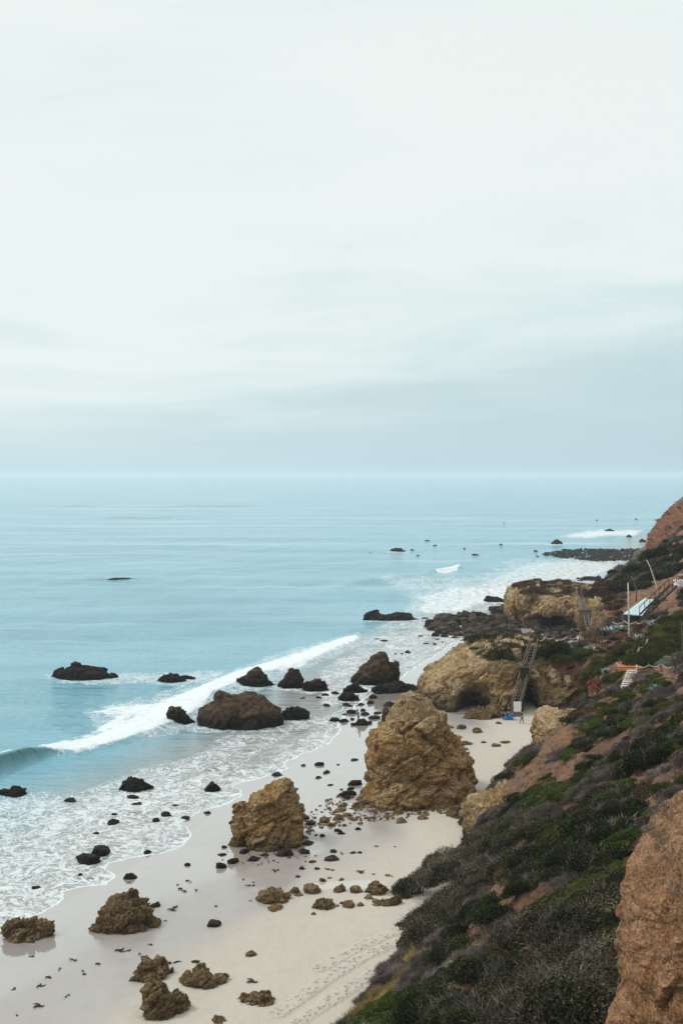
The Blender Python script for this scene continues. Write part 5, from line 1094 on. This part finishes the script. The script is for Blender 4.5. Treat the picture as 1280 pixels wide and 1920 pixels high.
# orange deck with steps, stone steps
dk = empty('wooden_deck', PT(1172, 1250, 138.5)); b = MB()
for k in range(10): b.box((.2+.0*k, -1.5+k*.36, .20), (3.0-.12*k, .33, .07))
b.build('deck_board', M['deck_wood'], dk)
for k in range(3): b = MB(); b.box((.05, -1.95-.35*k, .02-.20*k), (2.7-.1*k, .36, .17)); b.build('step', M['deck_wood'], dk)
b = MB(); b.box((.2, .1, -.15), (2.6, 3.2, .5)); b.build('deck_frame', M['brown_wood'], dk)
tag(dk, 'orange wooden deck landing with front steps in the cliff garden', 'deck')
ss_ = empty('stone_steps', PT(1178, 1268, 133.5))
for k in range(8):
    g = hit(1185-1.6*k, 1263+4.2*k)-ss_.location; b = MB(); b.box((g.x, g.y, g.z+.22), (1.15, .62, .34)); o = b.build('step', M['stone_step'], ss_, bevel=.03)
tag(ss_, 'pale stone steps descending from the orange deck', 'steps')
pth = [(1225, 1270), (1245, 1273), (1262, 1276), (1290, 1277), (1330, 1280)]; V, Fc = [], []
for i, (a, c) in enumerate(pth):
    g = hit(a, c)
    for s2_ in (-.9, .9): z_ = float(hill_h(np.array([g.x]), np.array([g.y+s2_]))[0]); V.append((g.x, g.y+s2_, z_+.12))
for i in range(len(pth)-1): Fc.append((2*i, 2*i+2, 2*i+3, 2*i+1))
o = link('path', mesh_np('path', np.array(V), np.array(Fc)), M['path_sand']); tag(o, kind='structure')
# pale canopy sheet with rails, stair up to the white deck
cn = empty('canopy', PT(1186, 1153, 180)); A0, A1, A2, A3 = [PT(*p)-cn.location for p in ((1168, 1151, 180), (1204, 1154, 180), (1225, 1124, 193), (1208, 1122, 193))]
V = [A0, A1, A2, A3]+[q-Vector((0, 0, .14)) for q in (A0, A1, A2, A3)]
o = link('roof_sheet', mesh_np('roof_sheet', np.array([tuple(q) for q in V]), np.array([(0, 1, 2, 3), (7, 6, 5, 4), (0, 4, 5, 1), (1, 5, 6, 2), (2, 6, 7, 3), (3, 7, 4, 0)]), False), M['roof_sheet'], cn)
for k in range(1, 5):
    a_, b_ = A0.lerp(A1, k/5), A3.lerp(A2, k/5); b = MB(); b.bar(a_+Vector((0, 0, .03)), b_+Vector((0, 0, .03)), .07, .05); b.build('seam', M['white_paint'], cn)
for q in (A0, A1, A2): b = MB(); b.bar(q-Vector((0, 0, .1)), q-Vector((0, 0, 2.2)), .14, .14, Vector((0, 1, 0))); b.build('post', M['grey_wood'], cn)
tag(cn, 'pale blue sheet canopy sloping on posts on the cliff terrace', 'canopy')
staircase(PT(1206, 1153, 178), PT(1262, 1098, 192), 1.3, 20, 'dark railed walkway stair climbing from the pale canopy to the white deck', rail=1.15, m='dark_wood', posts=7)
wd = empty('white_deck', PT(1278, 1098, 192)); b = MB(); b.box((.6, 0, .45), (3.2, 3, .9)); b.build('deck_wall', M['white_paint'], wd)
for k in range(12): b = MB(); b.bar(Vector((-1.0+k*.28, -1.45, .9)), Vector((-1.0+k*.28, -1.45, 1.9)), .14, .05, Vector((0, 1, 0))); b.build('baluster', M['brown_wood'], wd)
b = MB(); b.box((.6, -1.45, 1.95), (3.3, .16, .12)); b.build('handrail', M['white_paint'], wd); tag(wd, 'white walled deck with slatted railing at the right edge', 'deck')
# dark railing near the tan rock face
dr = empty('wooden_railing', PT(890, 1560, 95)); TOP = [(889, 1553, 95), (909, 1514, 97), (923, 1512, 98), (934, 1519, 98.5), (952, 1497, 100), (971, 1476, 102), (983, 1471, 103)]; T3 = [PT(*p)-dr.location for p in TOP]
for q in T3: b = MB(); b.bar(q+Vector((0, 0, .05)), q-Vector((0, 0, 2.0)), .14, .14, Vector((0, 1, 0))); b.build('post', M['dark_wood'], dr)
for i in range(len(T3)-1):
    for dz in (0, -.55): b = MB(); b.bar(T3[i]+Vector((0, -.1, dz)), T3[i+1]+Vector((0, -.1, dz)), .07, .15); b.build('rail', M['dark_wood'], dr)
tag(dr, 'dark weathered wooden railing stepping down beside the tan rock face', 'railing')
b = MB(); a_, c_ = PT(985, 1455, 106), PT(1027, 1426, 112); b.tube([Vector((0, 0, 0)), (c_-a_)*.5+Vector((0, 0, .1)), c_-a_], [.22, .2, .15], 8); o = b.build('driftwood_log', M['dark_wood'], None, True); o.location = a_; tag(o, 'dark log lying along the slope edge above the wooden railing', 'log')

# ------------------------------------------------------------------ people, birds, things on the beach
def skin_mesh(name, V, E, R, m, parent, sub=1):
    me = bpy.data.meshes.new(name); me.from_pydata([tuple(v) for v in V], E, []); o = link(name, me, m, parent)
    o.modifiers.new('skin', 'SKIN')
    for i, r_ in enumerate(R): me.skin_vertices[0].data[i].radius = (r_, r_)
    me.skin_vertices[0].data[0].use_root = True
    s_ = o.modifiers.new('sub', 'SUBSURF'); s_.levels = sub; s_.render_levels = sub; return o
def person(loc, rz, lb, shirt, pants, stride=.18, carry=0.0, bend=0.0, hair='hair'):
    root = empty('person', loc, rz); tag(root, lb, 'person')
    V = [(0, 0, .95), (0, .0+bend*.15, 1.15), (0, bend*.3, 1.40), (0, .0+bend*.4, 1.50), (0, .02+bend*.45, 1.60), (0, .03+bend*.5, 1.70)]; E = [(0, 1), (1, 2), (2, 3), (3, 4), (4, 5)]; R = [.13, .12, .14, .055, .085, .07]
    def add(v, par, r_): V.append(v); E.append((par, len(V)-1)); R.append(r_); return len(V)-1
    feet = []
    for s_ in (-1, 1):
        k = add((s_*.09, 0, .88), 0, .095); k = add((s_*.10, s_*stride*.5+.03, .48), k, .06); k = add((s_*.10, s_*stride-.04, .08), k, .04); add((s_*.10, s_*stride+.13, .04), k, .035)
        k = add((s_*.19, bend*.3, 1.38), 2, .055); k = add((s_*.24, -s_*stride*.4+carry*.1+bend*.2, 1.10), k, .040); k = add((s_*.24, -s_*stride*.8+.06+carry*.28+bend*.3, .88+carry*.1), k, .030)
        hx = V[-1]; k = add((hx[0], hx[1]+.03, hx[2]-.07), k, .028)
        for q in range(4): f1 = add((hx[0]+(q-1.5)*.018, hx[1]+.045, hx[2]-.12-(.01 if q in (1, 2) else 0)), k, .009); add((hx[0]+(q-1.5)*.018, hx[1]+.065, hx[2]-.155-(.012 if q in (1, 2) else 0)), f1, .008)
        th = add((hx[0]-s_*.035, hx[1]+.06, hx[2]-.09), k, .010); add((hx[0]-s_*.04, hx[1]+.08, hx[2]-.12), th, .008)
    skin_mesh('body', V, E, R, M['skin'], root)
    B = [(0, 0, .98), (0, bend*.15, 1.15), (0, bend*.3, 1.38), (0, bend*.38, 1.45), (-.19, bend*.3, 1.37), (.19, bend*.3, 1.37), V[11 if len(V) > 11 else 6], V[11]]
    arms = [i for i, v in enumerate(V) if abs(abs(v[0])-.24) < 1e-6 and abs(v[2]-1.10) < 1e-6]
    B[6], B[7] = V[arms[0]], V[arms[1]]
    skin_mesh('shirt', B, [(0, 1), (1, 2), (2, 3), (2, 4), (2, 5), (4, 6), (5, 7)], [.155, .145, .165, .08, .075, .075, .058, .058], M[shirt], root)
    kn = [i for i, v in enumerate(V) if abs(v[2]-.48) < 1e-6]; an = [i for i, v in enumerate(V) if abs(v[2]-.08) < 1e-6]
    skin_mesh('trousers', [(0, 0, .99), (-.09, 0, .86), (.09, 0, .86), V[kn[0]], V[kn[1]], (V[an[0]][0], V[an[0]][1], .14), (V[an[1]][0], V[an[1]][1], .14)], [(0, 1), (0, 2), (1, 3), (2, 4), (3, 5), (4, 6)], [.15, .11, .11, .078, .078, .058, .058], M[pants], root)
    skin_mesh('hair', [(0, -.01+bend*.47, 1.66), (0, .0+bend*.5, 1.75), (0, -.03+bend*.46, 1.60)], [(0, 1), (0, 2)], [.095, .075, .06], M[hair], root); return root
def on(px, py): g = sandhit(px, py); return Vector((g.x, g.y, g.z+.0))
person(on(978, 1358), -1.5, 'person in dark top and blue jeans walking on the cove sand', 'black_cloth', 'denim', .22)
person(on(943, 1351), .3, 'person in black standing beside the blue bins at the cave', 'black_cloth', 'black_cloth', .05)
person(on(953, 1350), -.6, 'person in black bending over the blue bins at the cave', 'black_cloth', 'black_cloth', .08, bend=.5)
person(on(672, 1356), 1.2, 'person in green top and dark trousers at the water edge behind the tallest stack', 'green_cloth', 'black_cloth', .12, bend=.3, carry=.6)
# white board held up by a stand, pale draped cloth
g = on(970, 1352); bd = empty('white_board', g); b = MB(); b.box((0, .1, 1.75), (.95, .05, 1.25)); b.build('panel', M['white_cloth'], bd, bevel=.01)
for s_ in (-1, 1): b = MB(); b.bar(Vector((s_*.4, .14, 0)), Vector((s_*.4, .14, 2.35)), .05, .05, Vector((0, 1, 0))); b.build('leg', M['grey_wood'], bd)
tag(bd, 'white rectangular board on two legs at the foot of the tall staircase', 'board')
g = on(966, 1352)
def bin_(px, py, r_, h_, lb, m='blue_plastic'):
    g = on(px, py); root = empty('plastic_bin', g); b = MB(); b.tube([(0, 0, 0), (0, 0, .02), (0, 0, h_)], [r_*.8, r_*.82, r_], 16); b.build('tub', M[m], root, True); b = MB(); b.tube([(0, 0, h_-.01), (0, 0, h_+.05), (0, 0, h_+.07)], [r_*1.06, r_*1.06, r_*.9], 16); b.build('lid', M[m], root, True)
    for s_ in (-1, 1): b = MB(); b.box((s_*r_*1.08, 0, h_*.8), (.06, .16, .05)); b.build('handle', M[m], root)
    tag(root, lb, 'bin')
bin_(957, 1350, .36, .72, 'taller blue plastic bin beside the people at the cave'); bin_(948, 1351, .26, .42, 'small blue plastic bin left of the taller blue one')
def bird(px, py, Yb_, s_, rz, lb):
    k = Yb_/F; root = empty('cormorant', ((px-640)*k, Yb_, H-(py-HY)*k), rz); root.scale = (s_,)*3
    skin_mesh('body', [(0, 0, .22), (0, .06, .36), (0, .08, .50), (0, .07, .62), (0, .10, .68), (0, -.05, .12), (0, -.14, .02), (0, .17, .685), (0, .23, .67)], [(0, 1), (1, 2), (2, 3), (3, 4), (0, 5), (5, 6), (4, 7), (7, 8)], [.105, .09, .05, .035, .04, .07, .03, .018, .008], M['feather'], root)
    for q in (-1, 1):
        skin_mesh('wing', [(q*.09, 0, .38), (q*.12, -.04, .24), (q*.06, -.12, .08)], [(0, 1), (1, 2)], [.035, .045, .015], M['feather'], root)
        b = MB(); b.tube([(q*.04, .03, -.02), (q*.04, .03, .15)], .012, 5); b.box((q*.04, .07, -.01), (.06, .1, .015)); b.build('leg', M['feather'], root)
    tag(root, lb, 'bird')
Yr_ = sandhit(453, 1366).y+2.8
bird(413, 1305, Yr_, 1.15, 1.0, 'black seabird on the left peak of the biggest water rock, taller one'); bird(428, 1308, Yr_, .9, -1.2, 'black seabird right of the taller one on the biggest water rock'); bird(409, 1306, Yr_+.6, .9, .4, 'black seabird left of the taller one on the biggest water rock')
gx = gp(945, 983); bird(945, 982, gx[1], 2.2, 0, 'dark seabird on the open bay, far from the shore')

# ------------------------------------------------------------------ air
me = bpy.data.meshes.new('haze'); b = MB(); b.box((0, 0, 0), (60000, 60000, 1)); me.from_pydata([(v[0], v[1], -8.5 if v[2] < 0 else 58) for v in b.v], [], b.f)
hz = link('haze', me); tag(hz, kind='stuff'); hm = bpy.data.materials.new('haze_air'); hm.use_nodes = True; n_ = hm.node_tree; n_.nodes.clear()
pv = n_.nodes.new('ShaderNodeVolumePrincipled'); pv.inputs['Color'].default_value = (.84, .93, 1.0, 1); pv.inputs['Density'].default_value = .00014; pv.inputs['Anisotropy'].default_value = .2
oo = n_.nodes.new('ShaderNodeOutputMaterial'); n_.links.new(pv.outputs[0], oo.inputs['Volume']); me.materials.append(hm)
SC.cycles.volume_bounces = 1; SC.cycles.max_bounces = 6; SC.cycles.diffuse_bounces = 3; SC.cycles.transparent_max_bounces = 6
